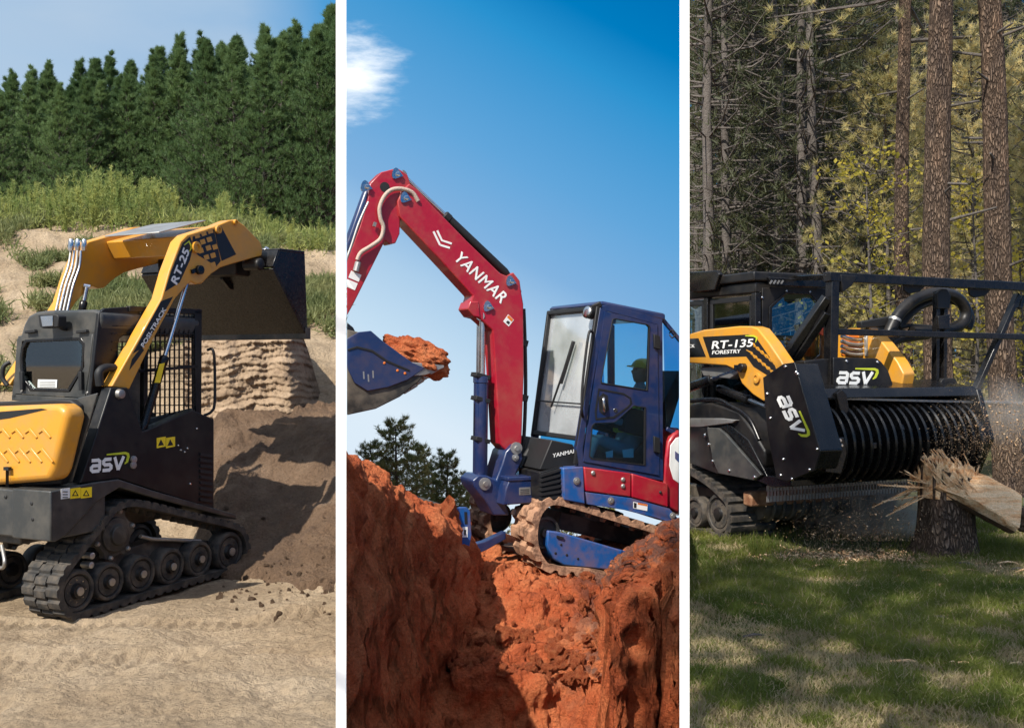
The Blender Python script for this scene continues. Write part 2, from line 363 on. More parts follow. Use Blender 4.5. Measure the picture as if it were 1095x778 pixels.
def crop(root, plane_px, keep_right):
    """cut a machine along the face of a white gap wedge (face through the photo column plane_px)"""
    bpy.context.view_layer.update()
    n = Vector((FP, -(plane_px - CX), 0)).normalized()      # points right
    if keep_right: n = -n
    stack = list(root.children); kill = []
    while stack:
        o = stack.pop(); stack += list(o.children)
        if o.type != 'MESH' or not o.data.vertices: continue
        mw = o.matrix_world; ds = [(mw @ v.co).dot(n) for v in o.data.vertices]
        if max(ds) <= 0: continue
        if min(ds) >= 0: kill.append(o); continue
        if o.data.users > 1: o.data = o.data.copy()
        bm = bmesh.new(); bm.from_mesh(o.data); bm.transform(mw)
        r = bmesh.ops.bisect_plane(bm, geom=bm.verts[:] + bm.edges[:] + bm.faces[:], dist=1e-5, plane_co=(0, 0, 0), plane_no=n, clear_outer=True)
        ed = [g for g in r['geom_cut'] if isinstance(g, bmesh.types.BMEdge)]
        try: bmesh.ops.holes_fill(bm, edges=ed, sides=0)
        except Exception: pass
        bm.transform(mw.inverted()); bm.to_mesh(o.data); bm.free()
    for o in kill:
        for c in list(o.children):
            if c not in kill: c.parent = o.parent
        bpy.data.objects.remove(o)
# ---------------------------------------------------------------- ground, terrain, white gap wedges
PXL, PXR = 364.5, 732.0
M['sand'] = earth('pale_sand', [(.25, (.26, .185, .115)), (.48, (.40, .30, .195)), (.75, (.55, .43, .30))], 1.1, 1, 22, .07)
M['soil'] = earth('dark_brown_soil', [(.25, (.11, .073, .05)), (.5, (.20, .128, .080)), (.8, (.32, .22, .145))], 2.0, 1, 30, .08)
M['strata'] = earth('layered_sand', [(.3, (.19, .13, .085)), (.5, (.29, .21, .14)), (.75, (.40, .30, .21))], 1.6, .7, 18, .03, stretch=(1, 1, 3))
M['clay'] = earth('red_clay', [(.22, (.20, .045, .020)), (.45, (.52, .12, .042)), (.72, (.74, .26, .105))], 2.2, 1, 20, .10)
M['clay_dark'] = earth('brown_topsoil', [(.3, (.10, .042, .028)), (.7, (.26, .10, .06))], 3, 1, 15, .07)
M['forest_ground'] = earth('forest_floor', [(.25, (.045, .045, .018)), (.45, (.085, .085, .032)), (.62, (.12, .10, .055)), (.8, (.20, .155, .10))], 1.3, .8, 30, .03)
def fr_noise(x, y, z, oct=4):
    return noise.fractal(Vector((x, y, z)), 1.0, 2.0, oct)
def sm(a, b, x):
    t = min(1, max(0, (x - a) / (b - a))); return t * t * (3 - 2 * t)
def lin(x, xs): 
    if x <= xs[0][0]: return xs[0][1]
    for (a, b), (c, d) in zip(xs, xs[1:]):
        if x <= c: return b + (d - b) * (x - a) / (c - a)
    return xs[-1][1]
def h_left(px, Y):
    x = (px - CX) / FP * Y
    base = .06 * fr_noise(x * 1.0, Y * 1.3, 3, 6) + .030 * fr_noise(x * 4 + Y * 2, Y * 5, 8, 4)
    base = base * (1 - .6 * sm(6, 6.6, Y) * (1 - sm(8.6, 9.2, Y)) * (px < 300)) - .045 * sm(5.8, 6.6, Y) * (1 - sm(8.8, 9.4, Y)) * (1 - sm(270, 310, px))
    # wheel ruts
    base += .012 * math.sin((x * .8 + Y) * 9) * sm(.1, .5, fr_noise(x * .8, Y * .8, 21, 3) + .3)
    if 4.3 < Y < 7.3:
        rr_, aa_ = math.hypot(x + 2.2, Y - 11), math.atan2(x + 2.2, 11 - Y); rr_ += .10 * math.sin(aa_ * 5)
        for r0_ in (4.55, 5.45, 6.2):
            k_ = sm(.17, .12, abs(rr_ - r0_)) * sm(-.15, .2, fr_noise(x * 1.2, Y * 1.2, 5 + r0_, 3) + .15)
            base += k_ * (-.022 + .011 * math.sin(aa_ * rr_ * 6.283 / .10)) + .012 * math.exp(-((abs(rr_ - r0_) - .18) / .03) ** 2)
    top = lin(px, [(0, 4.42), (140, 4.42), (240, 4.2), (360, 3.85)])
    toe = 8.9 if px < 200 else 8.9
    berm = top * (.19 * sm(toe, 11.4, Y) + .81 * min(1, max(0, (Y - 10.4) / 9.4)) ** .9)
    if Y > 19.8: berm = top + .012 * (Y - 19.8)
    berm += (.16 * fr_noise(x * .6, Y * .6, 5, 6) + .06 * fr_noise(x * 2.2, Y * 2.2, 9, 4)) * sm(9, 12, Y)
    heap = 0
    k = sm(196, 236, px)
    if k > 0:
        foot = 7.75 + .3 * fr_noise(px * .012, 2, 1, 3) - .35 * sm(240, 360, px)
        heap = k * (1.12 * sm(foot, 10.9, Y) ** .8) + .07 * k * sm(foot, foot + .8, Y) * fr_noise(x * 2.6, Y * 2.6, 31, 6) + .10 * sm(foot, foot + .4, Y) * k * fr_noise(x * .9, Y * .9, 3, 3)
    return base + max(berm, heap)
def h_mid(px, Y):
    x = (px - CX) / FP * Y
    Y0_ = Y; Y = Y + (.09 * fr_noise(x * 1.3, Y * 1.7, 91, 3)) * (px < 600) * (Y < 9.5)
    n1 = fr_noise(x * 1.8, Y * 1.8, 11, 6); n2 = fr_noise(x * 6, Y * 6, 17, 5)
    lip = 7.75 + .25 * fr_noise(x * 1.5, 3, 5, 3)
    flo = -1.42 + .68 * sm(lip - .22, lip + .05, Y) + .42 * sm(lip, 9.25, Y)
    flo += (.07 * n1 + .045 * n2) * (.4 + .6 * sm(lip - .3, lip + .3, Y))
    if Y > 11.5: flo = min(flo, lin(Y, [(11.5, -.42), (13, -1.3), (60, -10.6)]) + .1 * n1)
    z = flo
    # left bank
    if px < 520:
        yb = 6.0 + (px - 370) / 110 * 2.2
        spx = lin(px, [(350, 470), (370, 486), (385, 503), (402, 512), (420, 534), (446, 549), (480, 574), (500, 592), (520, 640)])
        top = CH - (spx - CY) / FP * yb
        face = sm(yb - lin(px, [(370, .75), (480, .55)]), yb, Y)
        back = 1 - sm(yb + .2, yb + 4.5, Y) * .9
        L = -1.5 + (top + 1.5) * face ** .7
        if Y > yb: L = flo + (top - flo) * back
        L += (.06 * fr_noise(x * 2.2, Y * 2.2 + px * .01, 41, 6) + .03 * n2) * (.25 if Y < yb else .6)
        z = max(z, L) if px < 505 else max(z, L * sm(520, 505, px) + z * sm(505, 520, px))
    if px > 640:
        e = 650 + 5 * fr_noise(Y * 2, 5, 5, 3)
        yb = 6.95 + .15 * fr_noise(px * .03, 1, 2, 3) + lin(px, [(700, 0), (708, .25), (716, 0)]) 
        spx = lin(px, [(640, 650), (655, 640), (668, 622), (684, 600), (700, 586), (727, 566), (740, 560)])
        ye = lin(px, [(655, 7.2), (727, 8.2)])
        top = CH - (spx - CY) / FP * ye
        low = CH - (lin(px, [(640, 660), (655, 648), (690, 628), (727, 600)]) - CY) / FP * yb
        if Y < yb: L = -1.5 + (low + 1.5) * sm(yb - .28, yb, Y) ** .6
        elif Y < ye: L = low + (top - low) * ((Y - yb) / (ye - yb))
        else: L = flo + (top - flo) * (1 - sm(ye, ye + 4, Y))
        L += (.05 * fr_noise(x * 3, Y * 3, 51, 6) + .05 * n2) * sm(yb - .02, yb + .15, Y)
        k = sm(e - 4, e + 3, px)
        z = z * (1 - k) + max(z, L) * k
    return z
def h_right(px, Y):
    x = (px - CX) / FP * Y
    return .03 * fr_noise(x * .7, Y * .7, 61, 5) + .010 * fr_noise(x * 5, Y * 5, 71, 4) + .012 * max(0, Y - 14)
def polar(name, fn, pa, pb, step, ys, mat, disp=None):
    cols = np.arange(pa, pb + .01, step); V = []; nx = len(cols)
    for Y in ys:
        for px in cols:
            z = fn(px, Y); V.append(((px - CX) / FP * Y, Y, z))
    F = [(j * nx + i, j * nx + i + 1, (j + 1) * nx + i + 1, (j + 1) * nx + i) for j in range(len(ys) - 1) for i in range(nx - 1)]
    o = np_mesh(name, V, F, mat, smooth=True)
    return tag(o, kind='structure')
def rows(segs):
    out = []
    for a, b, n in segs: out += list(np.linspace(a, b, n, endpoint=False))
    return out
ys_l = rows([(1.0, 4.5, 20), (4.5, 7, 230), (7, 8, 50), (8, 12, 110), (12, 20.5, 90), (20.5, 40, 25), (40, 120, 20)])
polar('sand_ground', h_left, -500, PXL, 2.2, ys_l, 'sand')
ys_m = rows([(1.0, 4.5, 12), (4.5, 6.6, 140), (6.6, 7.35, 150), (7.35, 8.2, 100), (8.2, 11, 120), (11, 16, 30), (16, 60, 30)])
def disp3(o, amp, y0=4.6, y1=11):
    """push the surface along its normals with crumbly 3D noise"""
    me = o.data; n = len(me.vertices); co = np.empty(n * 3, np.float32); me.vertices.foreach_get('co', co); co = co.reshape(-1, 3)
    no = np.empty(n * 3, np.float32); me.vertices.foreach_get('normal', no); no = no.reshape(-1, 3); out = co.copy()
    for i in range(n):
        x, y, z = co[i]
        if y < y0 or y > y1: continue
        q_ = x / y * FP + CX; fe = sm(366, 378, q_) * (1 - sm(720, 731, q_))
        p = Vector((x, y, z)); d = .10 * noise.fractal(p * 1.9, 1.0, 2.0, 3) + .07 * noise.fractal(p * 6.5, .9, 2.0, 4)
        c = noise.voronoi(p * 7)[0][0]; c2 = noise.voronoi(p * 17)[0][0]
        d += .06 * (.45 - c) * (noise.noise(p * 1.3) + .7) + .024 * (.45 - c2)
        out[i] += no[i] * d * amp * fe
    me.vertices.foreach_set('co', out.ravel()); me.update()
mid_o = polar('red_clay_ground', h_mid, PXL, PXR, 1.25, ys_m, 'clay')
ys_r = rows([(1.0, 4.5, 10), (4.5, 10, 80), (10, 30, 50), (30, 140, 40)])
polar('forest_floor', h_right, PXR, 1900, 5, ys_r, 'forest_ground')
disp3(mid_o, 1.0)
def topsoil(o):
    at_ = o.data.attributes.new('topsoil', 'FLOAT', 'POINT'); vals = []
    for v in o.data.vertices:
        x, y, z = v.co; q_ = x / max(y, .1) * FP + CX
        t = (y - 7.2) * 1.6 + .55 * noise.fractal(v.co * 2.3, 1, 2, 4) - .5 * (1 - sm(640, 672, q_)) * 1.6
        vals.append(sm(.25, .6, v.normal.z) * sm(-.05, .3, t) * sm(585, 640, q_ + 18 * noise.noise(v.co * 2)) * (1 - sm(9.6, 10.4, y)))
    at_.data.foreach_set('value', vals)
    nt = M['clay'].node_tree; b = [n for n in nt.nodes if n.type == 'BSDF_PRINCIPLED'][0]; old = b.inputs['Base Color'].links[0].from_socket
    an = nt.nodes.new('ShaderNodeAttribute'); an.attribute_name = 'topsoil'; mx = nt.nodes.new('ShaderNodeMixRGB'); mx.blend_type = 'MULTIPLY'; mx.inputs[2].default_value = (.36, .55, .95, 1)
    nt.links.new(an.outputs['Fac'], mx.inputs[0]); nt.links.new(old, mx.inputs[1]); nt.links.new(mx.outputs[0], b.inputs['Base Color'])
topsoil(mid_o)
g = MB(); g.add([(-1500, -1500, -1.75), (1500, -1500, -1.75), (1500, 3, -1.75), (-1500, 3, -1.75)], [(0, 1, 2, 3)])
tag(g.build('ground', 'sand', smooth=0, fix=False), kind='structure')
# dark soil covering of the heap, a skin 1 cm above the sand
def h_heap(px, Y): return h_left(px, Y) + .035 + .06 * abs(fr_noise((px - CX) / FP * Y * 4, Y * 4, 77, 6))
def patch(name, fn, pa, pb, step, ys, mat, keep, sink=.09):
    cols = np.arange(pa, pb + .01, step); nx = len(cols); V = []
    for Y in ys:
        for px in cols:
            k = keep(px, Y); V.append(((px - CX) / FP * Y, Y, fn(px, Y) - sink * (1 - k)))
    F = [(j * nx + i, j * nx + i + 1, (j + 1) * nx + i + 1, (j + 1) * nx + i) for j in range(len(ys) - 1) for i in range(nx - 1)]
    return tag(np_mesh(name, V, F, mat, smooth=True), kind='structure')
patch('soil_heap', h_heap, 190, PXL - 2, 1.2, rows([(7.0, 9, 80), (9, 11.3, 70)]), 'soil',
      lambda px, Y: sm(7.65 - .35 * sm(240, 360, px), 7.85 - .3 * sm(240, 360, px), Y + .25 * fr_noise(px * .02, Y * 1.5, 4, 4)) * sm(196, 225, px + 12 * fr_noise(Y, 1, 1, 3)))
# the cut sand bank with its layers
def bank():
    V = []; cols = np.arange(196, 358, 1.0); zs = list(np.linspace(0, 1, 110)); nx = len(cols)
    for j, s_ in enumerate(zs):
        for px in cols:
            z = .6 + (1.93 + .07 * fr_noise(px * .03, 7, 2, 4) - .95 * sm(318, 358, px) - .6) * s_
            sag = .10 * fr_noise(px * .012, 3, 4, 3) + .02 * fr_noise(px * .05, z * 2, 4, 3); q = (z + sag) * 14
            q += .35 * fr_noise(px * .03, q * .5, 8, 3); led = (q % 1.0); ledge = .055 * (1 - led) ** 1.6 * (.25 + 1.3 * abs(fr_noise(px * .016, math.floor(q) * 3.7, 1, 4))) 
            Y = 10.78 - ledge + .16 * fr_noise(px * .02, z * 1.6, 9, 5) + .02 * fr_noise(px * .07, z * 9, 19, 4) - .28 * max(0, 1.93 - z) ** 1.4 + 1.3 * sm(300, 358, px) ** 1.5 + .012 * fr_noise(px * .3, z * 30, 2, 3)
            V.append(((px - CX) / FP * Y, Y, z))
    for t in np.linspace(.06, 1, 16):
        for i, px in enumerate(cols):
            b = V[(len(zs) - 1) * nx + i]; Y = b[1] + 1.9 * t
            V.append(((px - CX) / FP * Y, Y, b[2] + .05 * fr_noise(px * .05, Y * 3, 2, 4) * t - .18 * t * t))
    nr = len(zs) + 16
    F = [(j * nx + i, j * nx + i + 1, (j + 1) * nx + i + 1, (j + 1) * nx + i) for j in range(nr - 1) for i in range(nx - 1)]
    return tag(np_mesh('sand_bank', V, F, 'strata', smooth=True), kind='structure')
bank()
# earth faces where the plots meet at different heights
def cut_face(px, fn, mat):
    ys = np.linspace(2, 60, 120); V = []
    for Y in ys:
        for t in (0, .33, .66, 1):
            z = fn(px, Y); V.append(((px - CX) / FP * Y, Y, z + (-11.5 - z) * t - .004))
    F = [(j * 4 + i, j * 4 + i + 1, (j + 1) * 4 + i + 1, (j + 1) * 4 + i) for j in range(119) for i in range(3)]
    tag(np_mesh('cut_bank', V, F, mat, smooth=True), kind='structure')
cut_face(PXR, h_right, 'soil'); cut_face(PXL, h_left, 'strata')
# two white wedges standing in for the blank gaps between the three plots
def divider(a, b, y0, y1, zt, label):
    pass
    g = []
    for y in (y0, y1):
        g += [((a - CX) / FP * y, y), ((b - CX) / FP * y, y)]
    (x0, _), (x1, _), (x2, _), (x3, _) = g
    mb = MB(); base = [(x0, y0, -1.74), (x1, y0, -1.74), (x3, y1, -1.74), (x2, y1, -1.74)]
    mb.prism(base, (0, 0, zt + 1.74)); return tag(mb.build('gap_wedge', 'gap_white', smooth=0), label, 'wall', 'white gap wedges')
divider(359.2, 370.2, 2.0, 2.7, 2.4, 'tall thin white wedge standing in for the gap between the sand pit and the red clay trench')
divider(726.8, 737.2, 2.0, 2.7, 2.4, 'tall thin white wedge standing in for the gap between the red clay trench and the forest clearing')
# ---------------------------------------------------------------- vegetation
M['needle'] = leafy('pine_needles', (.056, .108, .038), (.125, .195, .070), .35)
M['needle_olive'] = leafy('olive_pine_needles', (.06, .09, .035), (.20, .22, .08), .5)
M['needle_sun'] = leafy('sunlit_tone_needles', (.22, .21, .07), (.58, .50, .24), .5)  # sunlit look of the boughs put into the needle colour
M['needle_shade'] = leafy('shade_tone_needles', (.028, .038, .018), (.075, .08, .035), .25)  # shade of the deep wood put into the needle colour
M['leaf_yellow'] = leafy('yellow_green_leaves', (.32, .29, .04), (.66, .52, .09), .6, scale=4)
M['weed'] = leafy('yellow_green_weeds', (.15, .21, .06), (.33, .35, .11), .4, scale=3)
M['weed_low'] = leafy('low_weeds', (.10, .14, .05), (.22, .22, .09), .35, scale=2)
M['grass'] = leafy('grass_blades', (.075, .11, .018), (.24, .25, .055), .5, scale=1.2)
M['grass_dry'] = leafy('dry_grass_blades', (.26, .21, .11), (.50, .41, .24), .4, scale=2)
M['bark_grey'] = earth('grey_bark', [(.3, (.055, .048, .042)), (.5, (.12, .105, .095)), (.75, (.20, .18, .165))], 2.5, 1, 22, .04, stretch=(1, 1, .35))
def bark(name):
    m, nt, b, o = nt_mat(name); b.inputs['Roughness'].default_value = .95; b.inputs['Specular IOR Level'].default_value = .1
    t = nt.nodes.new('ShaderNodeTexCoord'); mp_ = nt.nodes.new('ShaderNodeMapping'); mp_.inputs['Scale'].default_value = (1, 1, .26)
    nt.links.new(t.outputs['Object'], mp_.inputs[0])
    v = nt.nodes.new('ShaderNodeTexVoronoi'); v.feature = 'DISTANCE_TO_EDGE'; v.inputs['Scale'].default_value = 40; 
    n = nt.nodes.new('ShaderNodeTexNoise'); n.inputs['Scale'].default_value = 9; n.inputs['Detail'].default_value = 8
    nt.links.new(mp_.outputs[0], n.inputs[0])
    ad = nt.nodes.new('ShaderNodeVectorMath'); ad.operation = 'MULTIPLY_ADD'; ad.inputs[1].default_value = (.12, .12, .12)
    nt.links.new(n.outputs['Color'], ad.inputs[0]); nt.links.new(mp_.outputs[0], ad.inputs[2]); nt.links.new(ad.outputs[0], v.inputs[0])
    r = mix_cols(nt, [(0, (.085, .062, .048)), (.12, (.14, .102, .078)), (.5, (.24, .18, .135))], v.outputs[0])
    r2 = mix_cols(nt, [(.3, (.55, .55, .6)), (.55, (1, .95, .9)), (.75, (1.3, 1.15, 1.05))], n.outputs[0])
    mx = nt.nodes.new('ShaderNodeMixRGB'); mx.blend_type = 'MULTIPLY'; mx.inputs[0].default_value = 1
    nt.links.new(r.outputs[0], mx.inputs[1]); nt.links.new(r2.outputs[0], mx.inputs[2]); nt.links.new(mx.outputs[0], b.inputs['Base Color'])
    bp = nt.nodes.new('ShaderNodeBump'); bp.inputs['Strength'].default_value = 1; bp.inputs['Distance'].default_value = .03
    mr = nt.nodes.new('ShaderNodeMapRange'); mr.inputs[2].default_value = .25; nt.links.new(v.outputs[0], mr.inputs[0])
    nt.links.new(mr.outputs[0], bp.inputs['Height']); nt.links.new(bp.outputs[0], b.inputs['Normal'])
    return m
M['bark'] = bark('reddish_scaly_bark')
def unit(v): return v / (np.linalg.norm(v, axis=-1, keepdims=True) + 1e-9)
def blades(pos, dirs, length, width, rg):
    """one thin triangle per row: pos (n,3), dirs (n,3)"""
    n = len(pos); side = unit(np.cross(dirs, rg.normal(size=(n, 3))))
    L = (length * rg.uniform(.7, 1.2, n))[:, None]; w = np.full((n, 1), width)
    a = pos - side * w / 2; b = pos + side * w / 2; c = pos + dirs * L
    V = np.stack([a, b, c], 1).reshape(-1, 3); F = np.arange(3 * n).reshape(n, 3)
    return V, F
def tufts(cent, ax, nb, length, width, spread, rg):
    c = np.repeat(cent, nb, 0); a = np.repeat(ax, nb, 0)
    d = unit(a + rg.normal(size=c.shape) * spread)
    return blades(c + rg.normal(size=c.shape) * length * .12, d, length, width, rg)
def pine(seed, H, base, lmax, nb, tl, tw, nwh, nbr, ntuft, spread=.55, trunk_r=.16, mat='needle', bmat='bark_grey', dead=0, shape='cone', label=None, up=.55):
    rg = np.random.default_rng(seed)
    tr = MB(); wob = rg.normal(size=(9, 2)) * .05
    pts = [(wob[i, 0] * (i > 0), wob[i, 1] * (i > 0), H * i / 8 - (.3 if i == 0 else 0)) for i in range(9)]
    tr.tube(pts, [trunk_r * (1.12 - .95 * i / 8) for i in range(9)], 10)
    C, A = [], []
    zs = np.linspace(base, H * .985, nwh)
    for z in zs:
        f = (z - base) / (H - base)
        if shape == 'cone': L = lmax * (1 - f) ** 1.12 * (.75 + .25 * min(1, f * 6)) + .10
        else: L = lmax * (.35 + .65 * math.sin(math.pi * min(1, .18 + f * .8))) * (1 - f * .25)
        a0 = rg.uniform(0, 6.28)
        for k in range(nbr):
            a = a0 + 6.283 * k / nbr + rg.normal() * .25; l = L * rg.uniform(.6, 1.15); rise = l * rg.uniform(.1, up)
            zz = z + rg.normal() * .12
            e = np.array([math.cos(a) * l, math.sin(a) * l, zz + rise]); s0 = np.array([0, 0, zz]); mid = (s0 + e) / 2 - np.array([0, 0, .12 * l])
            tr.tube([s0, mid, e], [.028, .016, .006], 4, cap=False)
            for j in range(ntuft):
                t = 1 - (rg.uniform(0, 1) ** 1.5) * .75
                p = (1 - t) ** 2 * s0 + 2 * t * (1 - t) * mid + t * t * e
                lat = np.array([-math.sin(a), math.cos(a), 0]) * rg.normal() * l * .26 * (1.15 - t * .5)
                C.append(p + lat + [0, 0, abs(rg.normal()) * .07]); A.append(np.array([math.cos(a) * .45, math.sin(a) * .45, .85]) + rg.normal(size=3) * .2)
    for k in range(dead):
        z = rg.uniform(.8, base + (H - base) * .3); a = rg.uniform(0, 6.28); l = rg.uniform(.5, 1.6)
        e = np.array([math.cos(a) * l, math.sin(a) * l, z + rg.uniform(-.35, .15) * l]); m2 = e * .5 + np.array([0, 0, z * .5 + .05 * rg.normal()])
        tr.tube([(0, 0, z), m2, e], [.018, .011, .004], 4, cap=False)
    V, F = tufts(np.array(C), unit(np.array(A)), nb, tl, tw, spread, rg)
    root = bpy.data.objects.new('pine_tree', None); col.objects.link(root)
    t = tr.build('trunk', bmat, root, smooth=60, fix=False); c = np_mesh('crown', V, F, mat, parent=root)
    return root
def copy_tree(o, parent=None):
    c = o.copy(); col.objects.link(c)
    if parent: c.parent = parent
    for ch in list(o.children): copy_tree(ch, c)
    return c
def spread_trees(protos, spots, label, group, cat='tree'):
    used = set()
    for i, (x, y, z, s, rz) in enumerate(spots):
        p = protos[i % len(protos)]
        if id(p) in used: o = copy_tree(p)
        else: o = p; used.add(id(p))
        o.location = (x, y, z); o.rotation_euler = (0, 0, rz); o.scale = (s, s, s)
        tag(o, label if isinstance(label, str) else label(i), cat, group)
def zl(x, y): return h_left(x / y * FP + CX, y)
# the dense pine wood behind the sand pit
rg0 = np.random.default_rng(3)
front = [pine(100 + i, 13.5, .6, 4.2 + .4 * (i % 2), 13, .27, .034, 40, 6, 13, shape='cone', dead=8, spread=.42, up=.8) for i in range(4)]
sp = []
def topz(px):   # crown line in the photo
    return lin(px, [(-200, 130), (0, 78), (60, 70), (120, 66), (180, 48), (220, 42), (260, 44), (290, 24), (320, 30), (345, 12), (420, 10), (520, 60), (700, 150)])
for r_, Y0 in enumerate((33, 35.5, 38.5, 42)):
    for px in np.arange(-330, 366, 30 - r_ * 2):
        Y = Y0 + rg0.normal() * .7; p = px + rg0.normal() * 7 + r_ * 12
        if p > 366: continue
        x = (p - CX) / FP * Y; z = zl(x, Y); t = CH + (CY - topz(p) - rg0.uniform(0, 28) + (4 if r_ else 0)) / FP * Y
        sp.append((x, Y, z, (t - z) / 13.5, rg0.uniform(0, 6.28)))
n0 = len(col.objects)
ORD = ['first', 'second', 'third', 'fourth', 'fifth', 'sixth', 'seventh', 'eighth', 'ninth', 'tenth', 'eleventh', 'twelfth', 'thirteenth', 'fourteenth', 'fifteenth', 'sixteenth']
def by_order(sp, ymax, plain, what):
    fr_ = sorted([(s_[0] / s_[1], i) for i, s_ in enumerate(sp) if s_[1] < ymax and ((0 < s_[0] / s_[1] * FP + CX < 362) or (737 < s_[0] / s_[1] * FP + CX < 1095))])
    m_ = {i: k for k, (_, i) in enumerate(fr_)}
    return lambda i: what % ORD[m_[i]] if i in m_ and m_[i] < len(ORD) else plain
spread_trees(front, sp, by_order(sp, 34.2, 'dark green pine crowded into the dense wood behind the sand pit', '%s pine from the left in the front row of the wood behind the sand pit'), 'pines in the wood behind the sand pit')
# pines far behind the excavator
M['needle_mid'] = leafy('sunlit_tint_needles', (.10, .14, .05), (.30, .32, .12), .5)  # olive needle colour brightened so these pines read as sunlit
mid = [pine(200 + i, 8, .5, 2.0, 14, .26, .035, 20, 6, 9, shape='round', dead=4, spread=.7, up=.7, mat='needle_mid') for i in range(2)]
def zm(px, Y): return h_mid(px, Y)
ms = [(423, 22, 455), (446, 24, 480), (478, 23, 488), (398, 25, 478), (505, 26, 522), (532, 27, 535), (462, 28, 500), (380, 26, 520), (412, 29, 500), (492, 30, 515), (600, 34, 540), (650, 36, 545)]
sp = []
for k, (px, Y, ty) in enumerate(ms):
    z = zm(px, Y); t = CH + (CY - ty) / FP * Y
    sp.append(((px - CX) / FP * Y, Y, z - .3, (t - z + .3) / 8, k * 1.3))
LBL_MID = ['tallest green pine left of the dozer blade beyond the red bank', 'bushy pine right beside the tallest one beyond the red bank', 'mid height pine just above the dozer blade'] 
for i, s_ in enumerate(sp):
    p = mid[i % 2]; o = p if i < 2 else copy_tree(p)
    o.location = s_[:3]; o.scale = (s_[3],) * 3; o.rotation_euler = (0, 0, s_[4])
    if i < 3: tag(o, LBL_MID[i], 'tree')
    else: tag(o, 'olive green pine half hidden behind the others beyond the red bank', 'tree', 'pines far behind the excavator')
# forest on the right: tall trunks, bare below
wood = [pine(300 + i, 17, 3.6, 2.3, 10, .26, .028, 24, 5, 4, shape='round', dead=40, spread=.8, trunk_r=.12, mat='needle_shade', bmat='bark_grey', up=.4) for i in range(4)]
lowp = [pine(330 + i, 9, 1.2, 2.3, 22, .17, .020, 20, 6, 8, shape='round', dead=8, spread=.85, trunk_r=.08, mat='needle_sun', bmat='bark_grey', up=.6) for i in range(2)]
sp = []; rg1 = np.random.default_rng(11)
for (Y0, Y1, n, lo, hi) in ((20, 27, 13, 752, 905), (27, 36, 26, 735, 1160), (36, 48, 40, 735, 1170), (48, 66, 56, 735, 1180), (44, 58, 34, 880, 1180)):
    for k in range(n):
        Y = rg1.uniform(Y0, Y1); px = lo + (hi - lo) * (k + rg1.uniform(0, .9)) / n
        if Y < 43 and px > 892: continue
        x = (px - CX) / FP * Y; sp.append((x, Y, h_right(px, Y) - .1, rg1.uniform(.85, 1.2) if Y < 44 else rg1.uniform(1.1, 1.5), rg1.uniform(0, 6.28)))
spread_trees(wood, sp, by_order(sp, 27, 'slim grey pine with bare lower branches deep in the dark wood behind the mulcher', '%s slim grey trunk from the left at the near edge of the dark wood'), 'pines in the dark wood behind the mulcher')
lows = [(905, 21, 300), (948, 19, 62), (1040, 18, 40), (1092, 20, 110), (1125, 17, 60), (1010, 23, 200), (925, 25, 20), (970, 28, 90), (1060, 27, 30), (890, 24, 230)]
LOWL = ['pale young pine rising over the cab end of the top guard bar', 'tall pale pine whose boughs hang left of the slender trunk', 'tall pale pine with boughs between the two thick trunks', 'pale young pine half hidden by the leaning trunk at the right edge', 'tall pale pine reaching in from the right edge of the clearing',
        'pale young pine just right of the straight thick trunk', 'tallest pale pine reaching the top of the view left of the slender trunk', 'pale pine far back behind the slender trunk', 'tall pale pine far back behind the gap between the thick trunks', 'pale pine standing deepest above the mulcher cab']
for i, (px, Y, ty) in enumerate(lows):
    o = lowp[i] if i < 2 else copy_tree(lowp[i % 2]); z = h_right(px, Y); t = CH + (CY - ty) / FP * Y
    o.location = ((px - CX) / FP * Y, Y, z - .2); s_ = (t - z) / 9; o.scale = (s_ * .9, s_ * .9, s_); o.rotation_euler = (0, 0, i * 2.1)
    tag(o, LOWL[i], 'tree', 'young sunlit pines among the trunks')
